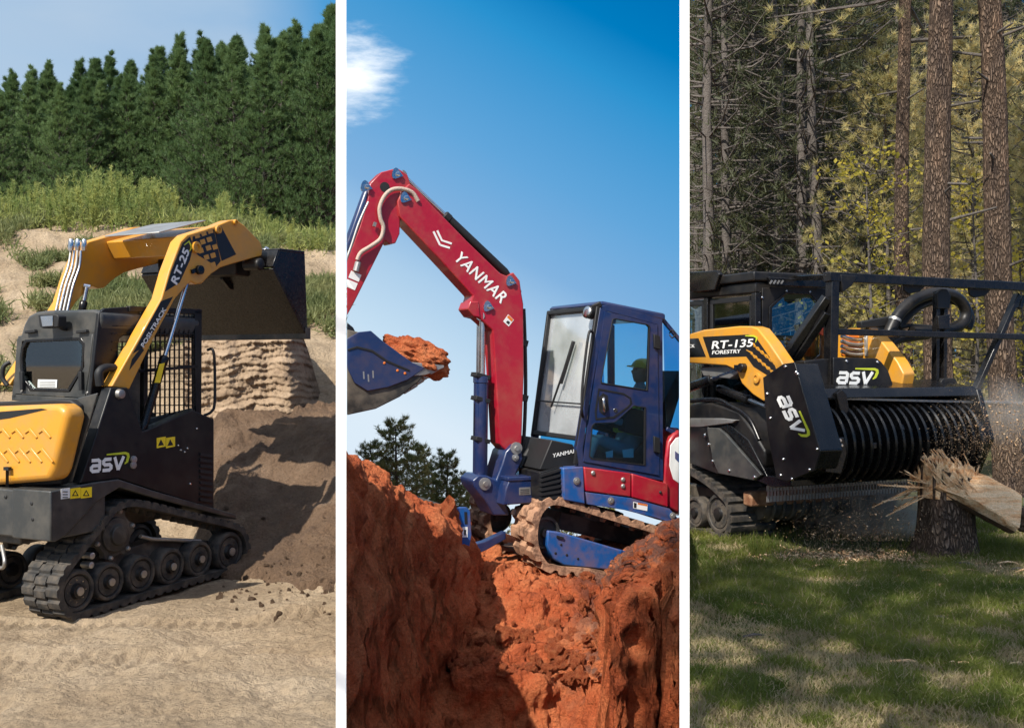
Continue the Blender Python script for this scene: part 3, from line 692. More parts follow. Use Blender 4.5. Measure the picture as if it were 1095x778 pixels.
# the big trunks just behind the mulcher
def big_trunk(px, Y, wpx, lean, label, seed, n_br=4):
    rg = np.random.default_rng(seed); r = wpx / FP * Y / 2; H = 16
    root = bpy.data.objects.new('pine_tree', None); col.objects.link(root)
    x0 = (px - CX) / FP * Y; V = []; n = 48; m = 260
    for j in range(m):
        z = -.3 + H * j / (m - 1)
        for k in range(n):
            a = 2 * math.pi * k / n
            f = 1 + .07 * noise.noise(Vector((math.cos(a) * 5, math.sin(a) * 5, z * 2.2 + seed))) + .045 * noise.noise(Vector((math.cos(a) * 13, math.sin(a) * 13, z * 7)))
            rr_ = r * f * (1.15 - .045 * z + .25 * math.exp(-max(z, 0) * 3)); V.append((lean * z + math.cos(a) * rr_ + .03 * math.sin(z * .9 + seed), math.sin(a) * rr_, z))
    F = [(j * n + k, j * n + (k + 1) % n, (j + 1) * n + (k + 1) % n, (j + 1) * n + k) for j in range(m - 1) for k in range(n)]
    tk = np_mesh('trunk', V, F, 'bark', smooth=True, parent=root)
    C, A = [], []; br = MB()
    for k in range(26):
        z = rg.uniform(6.2, H); a = rg.uniform(0, 6.28); l = rg.uniform(1.2, 2.8)
        s0 = np.array([lean * z, 0, z]); e = s0 + [math.cos(a) * l, math.sin(a) * l, l * rg.uniform(-.1, .4)]
        br.tube([s0, (s0 + e) / 2 + [0, 0, -.08], e], [.04, .025, .008], 5, cap=False)
        for j in range(26):
            t = 1 - rg.uniform(0, 1) ** 1.4 * .8; C.append(s0 + (e - s0) * t + rg.normal(size=3) * .22); A.append(unit(e - s0) * .5 + [0, 0, .6] + rg.normal(size=3) * .3)
    for k in range(9):
        z = rg.uniform(1.5, 6); a = rg.uniform(0, 6.28); l = rg.uniform(.1, .5)
        s0 = np.array([lean * z, 0, z]); e = s0 + [math.cos(a) * (r + l), math.sin(a) * (r + l), rg.uniform(-.1, .15)]
        br.tube([s0, e], [.022, .012], 6)
    br.build('limbs', 'bark_grey', root, smooth=60, fix=False)
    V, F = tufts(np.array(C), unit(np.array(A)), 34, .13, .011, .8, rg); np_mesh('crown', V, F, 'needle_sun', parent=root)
    root.location = (x0, Y, h_right(px, Y)); tag(root, label, 'tree'); return root
big_trunk(966, 16.5, 15, 0.0, 'slender reddish pine trunk, thinnest of the three big ones behind the guard frame', 1)
big_trunk(1004, 12.2, 27, 0.0, 'thick straight reddish pine trunk in the middle of the three behind the guard frame', 2)
big_trunk(1080, 12.6, 26, -.045, 'thick slightly leaning reddish pine trunk at the right edge of the clearing', 3)
# yellow-leaved sapling between the trunks
def sapling(px, Y, H, label, seed, nb=34, sc=1.0):
    rg = np.random.default_rng(seed); root = bpy.data.objects.new('sapling', None); col.objects.link(root); tr = MB()
    tr.tube([(0, 0, -.2), (.05, 0, H * .5), (.0, .1, H)], [.035, .025, .008], 6)
    P_, D_ = [], []
    for k in range(nb):
        z = H * rg.uniform(.3, 1); a = rg.uniform(0, 6.28); l = rg.uniform(.6, 1.6) * sc * (1.2 - z / H * .7)
        s0 = np.array([.03, .02, z]); e = s0 + [math.cos(a) * l, math.sin(a) * l, l * rg.uniform(-.1, .45)]
        tr.tube([s0, (s0 + e) / 2 + [0, 0, .05], e], [.012, .007, .003], 4, cap=False)
        for j in range(26):
            t = rg.uniform(.25, 1.05); P_.append(s0 + (e - s0) * t + rg.normal(size=3) * .09); D_.append(rg.normal(size=3) + [0, 0, -.3])
    P_ = np.array(P_); D_ = unit(np.array(D_)); S = unit(np.cross(D_, rg.normal(size=D_.shape))); L = rg.uniform(.05, .09, len(P_))[:, None]
    V = np.stack([P_, P_ + D_ * L * .5 + S * L * .35, P_ + D_ * L, P_ + D_ * L * .5 - S * L * .35], 1).reshape(-1, 3)
    tr.build('stem', 'bark_grey', root, smooth=60, fix=False); np_mesh('foliage', V, np.arange(len(V)).reshape(-1, 4), 'leaf_yellow', parent=root)
    root.location = ((px - CX) / FP * Y, Y, h_right(px, Y)); tag(root, label, 'young tree')
sapling(928, 15, 4.6, 'yellow-leaved sapling left of the slender trunk', 4)
sapling(1042, 15.5, 4.4, 'yellow-green sapling between the two thick trunks', 5)
sapling(1092, 16, 3.6, 'low yellow-green sapling beyond the leaning trunk at the right edge', 6)
# weeds on the crest and slope of the sand bank
def weed(seed, H, ns=5):
    rg = np.random.default_rng(seed); P_, D_ = [], []; st = MB()
    for k in range(ns):
        a = rg.uniform(0, 6.28); r = rg.uniform(0, .30); h = H * rg.uniform(.55, 1.05); tx, ty = rg.normal(size=2) * .10
        b0 = np.array([math.cos(a) * r, math.sin(a) * r, 0]); e = b0 + [tx, ty, h]
        st.tube([b0, e], [.008, .003], 4, cap=False)
        for j in range(70):
            t = rg.uniform(.08, 1); P_.append(b0 + (e - b0) * t); aa = rg.uniform(0, 6.28); D_.append([math.cos(aa), math.sin(aa), rg.uniform(.2, 1.1)])
        for j in range(30):
            t = rg.uniform(.7, 1); P_.append(b0 + (e - b0) * t + rg.normal(size=3) * .02); D_.append(rg.normal(size=3) + [0, 0, 1.2])
    root = bpy.data.objects.new('weed_plant', None); col.objects.link(root)
    V, F = blades(np.array(P_), unit(np.array(D_)), .10, .017, rg)
    np_mesh('foliage', V, F, 'weed', parent=root); st.build('stem', 'weed', root, smooth=0, fix=False); return root
wp = [weed(i, 1.0) for i in range(4)]; sp = []; rg2 = np.random.default_rng(5)
for k in range(140):
    px = rg2.uniform(-40, 362); Y = rg2.uniform(18.6, 22); x = (px - CX) / FP * Y
    tp_ = lin(px, [(0, 196), (60, 200), (100, 182), (130, 190), (200, 205), (262, 212), (300, 235), (362, 240)])
    z = zl(x, Y); t = CH + (CY - tp_ + 6 - rg2.uniform(0, 1) ** 2 * 44) / FP * Y
    if t - z > .25: sp.append((x, Y, z - .03, t - z, rg2.uniform(0, 6.28)))
spread_trees(wp, sp, 'tall yellow-green weed standing on the crest of the sand bank', 'tall weeds on the sand bank crest', 'weed')
def low_green(name, n, fn, mat, L, W, hgt, seed, kind='stuff'):
    rg = np.random.default_rng(seed); P_, D_ = [], []
    while len(P_) < n:
        q = fn(rg)
        if q is None: continue
        for j in range(6):
            P_.append(np.array(q) + rg.normal(size=3) * [.06, .06, .0] + [0, 0, rg.uniform(0, hgt)]); D_.append(rg.normal(size=3) * .7 + [0, 0, 1])
    V, F = blades(np.array(P_), unit(np.array(D_)), L, W, rg); return tag(np_mesh(name, V, F, mat), kind='stuff')
def slope_pt(rg):
    px = rg.uniform(-30, 362); Y = rg.uniform(11.5, 20.8); x = (px - CX) / FP * Y
    d = noise.noise(Vector((x * .55, Y * .45, 4.2))) + .55 * noise.noise(Vector((x * 2, Y * 2, 1)))
    th = lin(Y, [(11.5, .05), (15, .0), (17, .32), (18.8, .3), (19.6, -.6)])
    if px > 200: th += .22 * sm(200, 260, px) * (Y < 18.8)
    if px < 200 and 12 < Y < 15.5: th -= .25
    if d < th: return None
    return (x, Y, zl(x, Y))
def crest_pt(rg):
    px = rg.uniform(-40, 362); Y = rg.uniform(18.4, 21.5); x = (px - CX) / FP * Y; return (x, Y, zl(x, Y))
low_green('crest_weeds', 5000, crest_pt, 'weed', .16, .018, .34, 9)
low_green('ground_weeds', 60000, slope_pt, 'weed_low', .16, .022, .16, 8)

# trees do not reach across the line between the plots
bpy.context.view_layer.update()
for o in list(col.objects):
    if o.name.startswith('pine_tree') and o.parent is None and o.location.y > 15 and o.location.y < 80:
        px = o.location.x / o.location.y * FP + CX
        if px < PXL + 5 and px > PXL - 160: crop(o, 364, False)
        elif px > 725 and px < 1000 and o.location.x > 3 and px < 732 + 3.5 / o.location.y * FP: crop(o, 733, True)

# unseen pine added left of the view to shade the trench foot and clearing
sh = pine(400, 13, 7.8, 2.1, 12, .30, .035, 18, 5, 8, shape='round', dead=6, spread=.8, trunk_r=.13, mat='needle_olive', bmat='bark_grey', up=.5)
sh.location = (-2.7, -.9, -.5); tag(sh, 'unseen tall pine added beyond the left edge of the sand pit to shade the clearing', 'tree')
# ---------------------------------------------------------------- shared machine pieces
def closed_path(pts, n):
    """closed smooth path through 2D points, resampled by arc length"""
    m = len(pts); q = []
    for i in range(m):
        a, b, c, d = [np.array(pts[(i + k - 1) % m], float) for k in range(4)]
        for t in np.linspace(0, 1, 12, endpoint=False):
            q.append(.5 * ((2 * b) + (c - a) * t + (2 * a - 5 * b + 4 * c - d) * t * t + (3 * b - a - 3 * c + d) * t ** 3))
    q = np.array(q); q2 = np.vstack([q, q[:1]]); s_ = np.r_[0, np.cumsum(np.linalg.norm(np.diff(q2, axis=0), axis=1))]
    tt = np.linspace(0, s_[-1], n, endpoint=False)
    return np.stack([np.interp(tt, s_, q2[:, 0]), np.interp(tt, s_, q2[:, 1])], 1)
def belt(name, parent, path_uw, v0, v1, thick, lug, nl, mat, seg=3):
    """endless rubber track: outer contour carries lugs, three staggered columns across the width"""
    N = nl * 6; q = closed_path(path_uw, N)
    tg = unit(np.roll(q, -1, 0) - np.roll(q, 1, 0)); nr = np.stack([tg[:, 1], -tg[:, 0]], 1)
    if np.sum((q - q.mean(0)) * nr) < 0: nr = -nr
    mb = MB(); vv = np.linspace(v0, v1, seg + 1); gap = (v1 - v0) * .012
    prof = np.array([0, 1, 1, 1, 1, 0])
    for k in range(seg):
        ph = 1 if k % 2 else 0
        h = np.array([prof[(i + ph) % 6] for i in range(N)]) * lug
        o = q + nr * h[:, None]; i_ = q - nr * thick
        a, b = vv[k] + (gap if k else 0), vv[k + 1] - (gap if k < seg - 1 else 0)
        O1 = [(p[0], a, p[1]) for p in o]; I1 = [(p[0], a, p[1]) for p in i_]
        mb.ring(O1, I1, (0, b - a, 0))
    # inner drive lugs
    for i in range(0, N, 6):
        p = q[i] - nr[i] * (thick + .002); c = (v0 + v1) / 2
        p2 = q[i] - nr[i] * (thick + .035); w = tg[i] * .02
        mb.prism([(p[0] - w[0], c - .03, p[1] - w[1]), (p[0] + w[0], c - .03, p[1] + w[1]), (p2[0] + w[0] * .5, c - .03, p2[1] + w[1] * .5), (p2[0] - w[0] * .5, c - .03, p2[1] - w[1] * .5)], (0, .06, 0))
    return mb.build(name, mat, parent, smooth=28)
def wheel(fr, c, r, w, parent, name='road_wheel', bolts=0, tyre='rubber', disc='black', hub=.35):
    """c: outer face centre (local); axis v; body extends inwards"""
    root = MB(); ax = (0, 1, 0)
    root.lathe(c, ax, [(-w, r * .55), (-w, r * .96), (-w * .92, r), (-w * .12, r), (-.0, r * .93), (0, r * .80), (-.012, r * .76)], 36)
    o = root.build(name, tyre, parent, smooth=40)
    d = MB(); d.lathe(c, ax, [(-w * .6, r * .74), (-.014, r * .75), (-.006, r * .72), (-.03, r * .66), (-.035, r * hub * 1.5), (-.012, r * hub * 1.1), (.002, r * hub), (.012, r * hub * .92), (.016, r * .16)], 32)
    d.build('wheel_disc', disc, o, smooth=35)
    for k in range(bolts):
        a = 2 * math.pi * k / bolts; bolt(fr, (c[0] + math.cos(a) * r * .52, c[1] - .03, c[2] + math.sin(a) * r * .52), 2, o, r * .075, 'steel', .018, 'wheel_nut')
    return o
def sp_(fr, name, pts, v0, v1, mat, parent, bevel=.006, label=None):
    m = MB(); fr.sprism(m, pts, v0, v1); return m.build(name, mat, parent, bevel=bevel, label=label)
def fp_(fr, name, pts, u0, u1, mat, parent, bevel=.006, label=None):
    m = MB(); fr.fprism(m, pts, u0, u1); return m.build(name, mat, parent, bevel=bevel, label=label)
def hose(pts, r, name, mat, parent, n=10, sm_=8):
    m = MB(); m.tube(cap_spline(pts, sm_), r, n); return m.build(name, mat, parent, smooth=60, fix=False)
def cylinder_(name, a, b, split, rb, rr_, parent, bmat='black_gloss', rmat='steel'):
    """hydraulic ram: barrel from a, bright rod to b"""
    a, b = Vector(a), Vector(b); m_ = a + (b - a) * split; d = (b - a).normalized()
    mb = MB(); L = (m_ - a).length
    mb.lathe(a, d, [(-.03, rb * .7), (0, rb * .9), (.02, rb), (L - .06, rb), (L - .055, rb * 1.12), (L, rb * 1.12), (L + .01, rb * .8)], 20)
    o = mb.build(name, bmat, parent, smooth=40)
    m2 = MB(); m2.tube([m_ - d * .03, b], rr_, 16); m2.lathe(b - d * .0, d.orthogonal(), [(-rb * .9, rb * .7), (rb * .9, rb * .7)], 16)
    m2.build('piston_rod', rmat, o, smooth=40); return o
# ---------------------------------------------------------------- compact track loader in the sand pit
LU = Vector((.4277, .9039, 0)); LV = Vector((.9039, -.4277, 0))
L = Frame((-2.81, 6.543, 0), LU, LV, (0, 0, 1), 'track_loader'); LR = L.root
tag(LR, 'yellow and black compact track loader lifting its bucket in the sand pit', 'track loader')
tp = [(86, 660), (74, 658), (66, 648), (63, 632), (67, 616), (80, 597), (112, 556), (124, 542), (140, 536), (160, 538), (205, 549), (250, 560), (262, 568), (267, 585), (265, 599), (257, 608), (220, 619), (150, 640)]
path = [(p.x, p.z) for p in L.sides(tp, 0)]
for v0, v1 in ((0, -.32), (-.93, -1.25)):
    tr = belt('rubber_track', LR, path, v0, v1, .035, .015, 52, 'rubber')
    vo = v0 - .02
    ws = [((86, 632), 23, 8), ((120, 622), 20.5, 0), ((154, 613.5), 20, 0), ((186, 605.5), 19.5, 0), ((216.5, 597.5), 19, 0), ((248.5, 589.5), 21, 8)]
    for (c, r, nb) in ws:
        p = L.side(c[0], c[1], 0); q = L.side(c[0], c[1] + r, 0); rad = abs(p.z - q.z)
        wheel(L, (p.x, vo, p.z), rad, .12, LR, 'road_wheel', nb if v0 == 0 else 0, hub=.34)
        if v0 == 0:
            mb = MB(); mb.lathe((p.x, vo + .012, p.z), (0, 1, 0), [(0, rad * .2), (.012, rad * .2), (.014, rad * .12)], 20); mb.build('hub_ring', 'steel_dull', LR)
    # drive sprocket
    p = L.side(131, 572, 0); rad = .175; mb = MB()
    N = 36; out = [(p.x + math.cos(2 * math.pi * k / N) * rad * (1 if k % 6 < 3 else .84), vo - .05, p.z + math.sin(2 * math.pi * k / N) * rad * (1 if k % 6 < 3 else .84)) for k in range(N)]
    mb.prism(out, (0, -.05, 0)); mb.lathe((p.x, vo - .06, p.z), (0, 1, 0), [(0, .12), (.03, .115), (.035, .07), (.06, .065), (.065, .03)], 28)
    so = mb.build('drive_sprocket', 'black_dusty', LR, bevel=.004)
    for k in range(6):
        a = 2 * math.pi * (k + .25) / 6
        bolt(L, (p.x + math.cos(a) * rad * .9, vo - .05, p.z + math.sin(a) * rad * .9), 2, so, .017, 'steel_dull', .02)
    # undercarriage frame
    sp_(L, 'track_frame', [(100, 604), (128, 590), (165, 576), (230, 578), (240, 590), (215, 600), (100, 628)], v0 - .13, v0 - .24, 'black_dusty', LR)
    mb = MB(); mb.tube([L.side(150, 573, v0 - .1), L.side(162, 576, v0 - .1), L.side(214, 578, v0 - .1)], .014, 10); mb.build('tension_rod', 'steel_dull', LR)
mb = MB()
for c in ((99, 594), (98, 604)): mb.lathe(L.side(c[0], c[1], -.05), (0, 1, 0), [(-.08, .022), (0, .022), (.005, .012)], 16)
mb.build('grease_fitting', 'steel_dull', LR)
# chassis, fender, rear bumper
sp_(L, 'fender', [(54, 525), (98, 516), (127, 512), (160, 523), (253, 550), (253, 555), (165, 532), (128, 521), (104, 536), (72, 571), (60, 579), (54, 579)], .005, -.34, 'charcoal', LR, .008)
a = L.side(54, 526, 0); b = L.side(54, 578, 0)
mb = MB(); mb.box((a.x - .002, -.012, b.z), (a.x + .45, -1.24, a.z)); ch = mb.build('rear_bumper', 'charcoal', LR, bevel=.012)
for x, y in ((34, 538), (35, 555), (6, 531)): bolt(L, L.front(x, y, a.x - .004), -1, ch, .012, 'ink', .006)
mb = MB(); mb.box((a.x + .06, -.34, b.z - .06), (a.x + 1.5, -.92, b.z + .3)); mb.build('belly_pan', 'black_dusty', LR, bevel=.01)
hose([L.front(2, 583, a.x + .05), L.front(5, 600, a.x + .0), L.front(2, 607, a.x + .02), L.front(-8, 603, a.x + .05)], .012, 'tow_loop', 'steel_dull', LR)
# stickers on the bumper corner
for (x0, x1, mt) in ((65, 74.5, 'label_white'), (75, 86, 'label_yellow'), (86.4, 98, 'label_yellow')):
    o = sp_(L, 'warning_sticker', [(x0, 522.5 + (65 - x0) * .04), (x1, 521.5 + (65 - x1) * .04), (x1, 532.5 + (65 - x1) * .04), (x0, 533.5 + (65 - x0) * .04)], .006, .008, mt, LR, 0)
    if mt == 'label_white':
        for yy in (525, 528, 531): sp_(L, 'mark', [(x0 + 2, yy), (x1 - 2, yy), (x1 - 2, yy + 1), (x0 + 2, yy + 1)], .0085, .0095, 'ink', o, 0)
    else:
        c = (x0 + x1) / 2; sp_(L, 'mark', [(c - 3.6, 530), (c, 523.5), (c + 3.6, 530)], .0085, .0095, 'ink', o, 0); sp_(L, 'mark', [(c - 1.9, 529), (c, 525.4), (c + 1.9, 529)], .0098, .0104, 'label_yellow', o, 0)
# side body with the emblem
bd = sp_(L, 'side_panel', [(86, 516.5), (119, 414), (136.5, 414), (152.5, 461), (158, 459), (206, 438), (229, 448), (229, 545), (160, 522.5), (127, 511.5)], -.012, -.10, 'black', LR, .008)
a2 = L.side(100, 500, -.1); mb = MB(); mb.box((a2.x + .12, -.10, .75), (1.28, -1.15, L.side(150, 462, -.1).z)); mb.build('engine_bay', 'black_dusty', LR, bevel=.01)
emblem(L, 95.5, 505.8, 15, -5, 1, -.0115, bd, sx=.78)
for c in ((142.5, 491), (142, 497)): mb = MB(); mb.lathe(L.side(c[0], c[1], -.012), (0, 1, 0), [(0, .026), (.012, .024), (.014, .012)], 16); mb.build('latch', 'steel_dull', bd)
for c in ((127, 421),): mb = MB(); mb.lathe(L.side(c[0], c[1], -.012), (0, 1, 0), [(0, .035), (.03, .03), (.034, .018)], 18); mb.build('pivot_pin', 'steel_dull', bd)
for x0 in (167.5, 177.5):
    o = sp_(L, 'warning_sticker', [(x0, 468), (x0 + 9.5, 466.5), (x0 + 9.5, 477), (x0, 479)], -.011, -.009, 'label_yellow', bd, 0)
    sp_(L, 'mark', [(x0 + 1.5, 476.5), (x0 + 4.5, 469.5), (x0 + 7.8, 475.6)], -.0085, -.0078, 'ink', o, 0)
for x, y in ((193, 481), (197, 483), (190, 476), (200, 479), (203, 517), (210, 458)): bolt(L, L.side(x, y, -.012), 2, bd, .009)
mb = MB()
for i in range(10):
    y = 484 + i * 6
    L.sprism(mb, [(213.5, y), (226.5, y + 1.5), (226.5, y + 5), (213.5, y + 3.2)], -.010, -.002)
mb.build('side_grille', 'ink', bd)
# engine hood
UH = a.x + .015
hd = fp_(L, 'engine_hood', [(-90, 437), (-10, 434.5), (48, 432), (62, 432), (70, 437), (71, 447), (58, 502), (53, 514), (-10, 519), (-90, 523)], UH, UH + .16, 'yellow', LR, .045)
hd.modifiers['bevel'].segments = 4; hd.modifiers['bevel'].width = .04
fp_(L, 'hood_seal', [(-92, 432), (-5, 429.5), (58, 426.8), (75, 427.5), (82.5, 433), (84, 447), (71, 503), (65, 518), (-5, 522), (-92, 527)], UH + .13, UH + .19, 'ink', LR, .01)
mb = MB()
for i in range(5):
    x = -8 + i * 12; mb.prism(L.fronts(stroke_poly([(x, 484), (x + 5, 480), (x + 17, 494)], [1.6, 3.8, 2.2]), UH), (-.008, 0, 0))
for i in range(4):
    x = -2 + i * 14.5
    mb.prism(L.fronts(stroke_poly([(x, 463), (x + 5, 459), (x + 13, 468)], [1.6, 3.8, 2.4]), UH), (-.008, 0, 0))
mb.build('hood_ridge', 'yellow', hd, bevel=.004)
fp_(L, 'hood_decal', [(-70, 441), (0, 440), (44, 436.5), (50, 437.5), (10, 447), (-70, 458)], UH - .002, UH + .01, 'decal_black', hd, 0)
mb = MB(); mb.box(tuple(L.front(6, 500, UH - .03)), tuple(L.front(9.5, 520, UH - .006))); mb.box(tuple(L.front(3.5, 499, UH - .035)), tuple(L.front(12.5, 502.5, UH - .01))); mb.build('hood_latch', 'ink', hd, bevel=.003)
# dark post between hood and side panel
fp_(L, 'rear_post', [(60, 517), (80, 426), (104, 420), (76, 516)], .045, .06, 'charcoal', LR)
# cab
UC = .38
cab = fp_(L, 'cab_roof', [(20, 364), (25.5, 346), (30, 338), (38, 333.5), (50, 331.8), (100, 330.8), (107, 333), (108.5, 340), (105, 358)], UC, UC + .95, 'charcoal', LR, .02)
cab.modifiers['bevel'].segments = 3
for pts in ([(12, 426), (20, 362), (24, 362), (17, 426)], [(90, 430), (99, 356), (106, 356), (97, 430)], [(13, 421), (91, 426), (91, 432), (12, 428)], [(19, 359), (100, 354), (99, 362), (19, 365)]):
    fp_(L, 'cab_post', pts, UC + .001, UC + .05, 'charcoal', LR, .006)
win = [(28.5, 366), (84, 363.8), (87.5, 369), (86.5, 393), (72, 416), (34, 415), (24.5, 404), (23.3, 384), (24.8, 373)]
cx_, cy_ = 56, 390
outer = [(cx_ + (x - cx_) * 1.09, cy_ + (y - cy_) * 1.13) for x, y in win]
mb = MB(); mb.ring(L.fronts(outer, UC - .006), L.fronts(win, UC - .006), (.04, 0, 0)); mb.build('window_frame', 'black_gloss', LR, bevel=.006)
mb = MB(); mb.ring(L.fronts([(18, 362), (59, 359.6), (99, 357), (96, 392), (91, 425), (52, 423), (14.5, 420.5), (16, 392)], UC - .003), L.fronts([(23.5, 364.5), (59, 361.8), (88.5, 361.5), (90, 392), (75, 419), (52, 418.5), (31, 417.5), (21, 392)], UC - .003), (.03, 0, 0)); mb.build('window_surround', 'charcoal', LR, bevel=.003)
fp_(L, 'rear_window', win, UC + .012, UC + .016, 'glass_grey', LR, 0)
o = fp_(L, 'window_sticker', [(40.5, 405.5), (61, 405.8), (60.5, 414.5), (40.2, 414.2)], UC + .008, UC + .01, 'label_white', LR, 0)
for k in range(4): fp_(L, 'mark', [(42, 407.3 + k * 1.8), (59, 407.5 + k * 1.8), (59, 408.2 + k * 1.8), (42, 408.0 + k * 1.8)], UC + .006, UC + .0075, 'steel_dull', o, 0)
for x in (22, 85): fp_(L, 'window_latch', [(x - 2, 397), (x + 1.5, 397), (x + 2, 417), (x - 1, 417)], UC - .03, UC - .008, 'ink', LR, .003)
for x in (31, 86): fp_(L, 'hinge', [(x - 5, 353.5), (x + 5, 352), (x + 6, 355), (x - 5, 356.5)], UC - .03, UC + .005, 'ink', LR, .003)
lp = MB(); lp.prism(L.fronts([(40.5, 336.5), (60, 336), (62.5, 338), (62, 349.5), (45, 351), (42, 349)], UC - .11), (.07, 0, 0))
lo = lp.build('work_lamp', 'ink', LR, bevel=.006); fp_(L, 'lens', [(43, 338), (56, 337.6), (56.5, 348.3), (45.2, 349)], UC - .116, UC - .112, 'steel', lo, .002)
hose([L.front(60, 347, UC - .06), L.front(66, 351, UC - .04), L.front(72, 352, UC + .01)], .012, 'lamp_bracket', 'ink', lo)
for x, y in ((24, 418), (94, 420), (91, 440), (101, 403)): bolt(L, L.front(x, y, UC), -1, LR, .012, 'steel_dull')
# cab side, cage and interior
VC = -.155
sp_(L, 'cab_side', [(106, 335), (112, 329.5), (141, 327.5), (150, 331), (150, 345), (128, 362), (121, 395), (119, 414), (96, 430)], VC, VC - .03, 'black', LR)
sp_(L, 'cab_side_lower', [(119, 395), (150, 380), (150, 450), (209, 436), (209, 452), (150, 466), (112, 430)], VC, VC - .05, 'black_dusty', LR)
for pts in ([(139, 327), (216, 330.5), (216, 336), (139, 333)], [(208.5, 332), (216, 332), (215.5, 446), (209.5, 444)], [(155, 333), (159, 333), (158, 452), (153.5, 452)], [(150, 395), (212, 390), (212, 393), (150, 398.5)]):
    sp_(L, 'cage_bar', pts, VC + .012, VC - .03, 'black', LR, .003)
mb = MB()
for i in range(10):
    x = 161 + i * 5.1; L.sprism(mb, [(x, 334), (x + 1.1, 334), (x + .9, 446 - i * .8), (x - .2, 446 - i * .8)], VC + .004, VC - .004)
for j in range(13):
    y = 338 + j * 8.7; L.sprism(mb, [(120 if j < 5 and j > 0 else 156, y + (389 - y) * .02), (209, y + (y - 389) * -.03), (209, y + 1.1 + (y - 389) * -.03), (120 if j < 5 and j > 0 else 156, y + 1.1 + (389 - y) * .02)], VC + .006, VC - .002)
mb.build('side_screen', 'black_gloss', LR)
mb = MB()
for i in range(9):     # far side screen, seen through the cab
    x = -.84; u = .5 + i * .09; mb.box((u, -.83, 1.25), (u + .008, -.822, 1.95))
for j in range(8): mb.box((.42, -.83, 1.28 + j * .09), (1.32, -.822, 1.288 + j * .09))
mb.build('side_screen', 'black_gloss', LR)
mb = MB(); mb.box((.42, -.84, 1.05), (1.3, -.80, 1.25)); mb.box((1.27, -.83, 1.05), (1.33, -.77, 1.95)); mb.build('cab_frame', 'black', LR, bevel=.006)
seat = MB(); seat.prism([(.55, -.3, 1.2), (.62, -.3, 1.75), (.70, -.3, 1.76), (.68, -.3, 1.28), (1.05, -.3, 1.25), (1.05, -.3, 1.16)], (0, -.42, 0)); seat.build('seat', 'ink', LR, bevel=.03)
hose([L.side(222, 374, VC), L.side(227.5, 374, VC + .05), L.side(229.5, 390, VC + .05), L.side(229.5, 430, VC + .05), L.side(226, 440, VC + .04), L.side(218, 444, VC)], .011, 'grab_handle', 'ink', LR)
hose([L.front(8, 412, UC - .02), L.front(3, 404, UC - .03), L.front(4, 392, UC - .03), L.front(11, 387, UC)], .016, 'cable_loop', 'ink', LR)
hose([L.side(107, 412, -.1), L.side(106, 398, -.1), L.side(113, 393, -.1), L.side(122, 393, -.1)], .028, 'intake_hose', 'ink', LR)
# lift arms: one outline, both sides
arm = [(119.5, 413), (172.8, 319), (181, 290), (193, 258), (200, 251), (230.4, 241.6), (245, 235.5), (252, 234.6), (261, 240.5), (279, 259), (281, 266), (280, 273.5), (252, 281), (236, 286), (226, 293), (216, 303), (210, 304), (204, 301), (196.2, 309), (187.2, 319.5), (163.8, 363), (138.6, 416)]
arm_uw = L.sides(arm, -.03)
for v0 in (-.03, -1.02):
    mb = MB(); mb.prism([(p.x, v0, p.z) for p in arm_uw], (0, -.10, 0)); ao = mb.build('lift_arm', 'yellow', LR, bevel=.008)
    if v0 == -.03: A1 = ao
# cross box between the arms
for nm, pts, va, vb in (('cross_member', [(206, 252), (249, 240), (252, 258), (214, 272)], -.13, -1.02), ('cross_tube', [(268, 262), (279, 264), (279, 272), (268, 272)], -.13, -1.02)):
    sp_(L, nm, pts, va, vb, 'yellow', LR, .012)
mb = MB(); q = [L.side(*p, -.03) for p in ((200, 250), (249, 236))]
mb.prism([(q[0].x, -.30, q[0].z + .02), (q[1].x, -.30, q[1].z + .012), (q[1].x, -.85, q[1].z + .012), (q[0].x, -.85, q[0].z + .02)], (0, 0, .01)); mb.build('glossy_cover', 'steel_dull', LR, bevel=.003)
# decals on the near arm
dv = -.0285
sp_(L, 'arm_decal', [(176, 312), (183, 290), (195, 260), (203, 253), (207, 262), (203, 278), (192, 302)], -.0298, dv, 'decal_black', A1, 0)
sp_(L, 'arm_decal', [(229, 244.5), (236.5, 242), (252.5, 272), (237, 279), (233, 264)], -.0298, dv, 'decal_black', A1, 0)
hc = [(211, 252), (218, 249.5), (225, 247), (209, 261), (217, 258.5), (224, 256), (215, 268), (223, 265), (230, 264), (221, 275), (228, 273), (228, 283)]
sp_(L, 'arm_decal', [(206, 253), (228.6, 245), (236, 279), (231, 285), (224, 280), (212, 273), (205, 266)], -.0298, -.0288, 'decal_black', A1, 0)
for x, y in hc: sp_(L, 'decal_brick', stroke_poly([(x - 2.6, y + .8), (x + 2.4, y - .8)], 5.2), -.0286, -.0278, 'yellow', A1, 0)
sp_(L, 'arm_decal', [(138, 396), (141, 384), (151, 371), (154, 374), (147, 384)], -.0298, dv, 'decal_black', A1, 0)
sp_(L, 'arm_decal', [(142, 378), (172, 322), (185, 317), (160, 362), (152, 372)], -.0298, -.0289, 'decal_black', A1, 0)
letters(L, 'RT-25', 188.5, 305.5, 1, dv, 7.4, -69, 'white', A1, offset=.035, shear=.2, width=1.5)
letters(L, 'POSI-TRACK', 153.5, 372, 1, dv, 4.2, -59.5, 'white', A1, offset=.03, shear=.1, width=1.42)
sp_(L, 'lime_hook', stroke_poly([(197, 262), (202, 258), (205, 264), (202.5, 269)], [1, 2, 2, .6]), dv, dv + .001, 'lime', A1, 0)
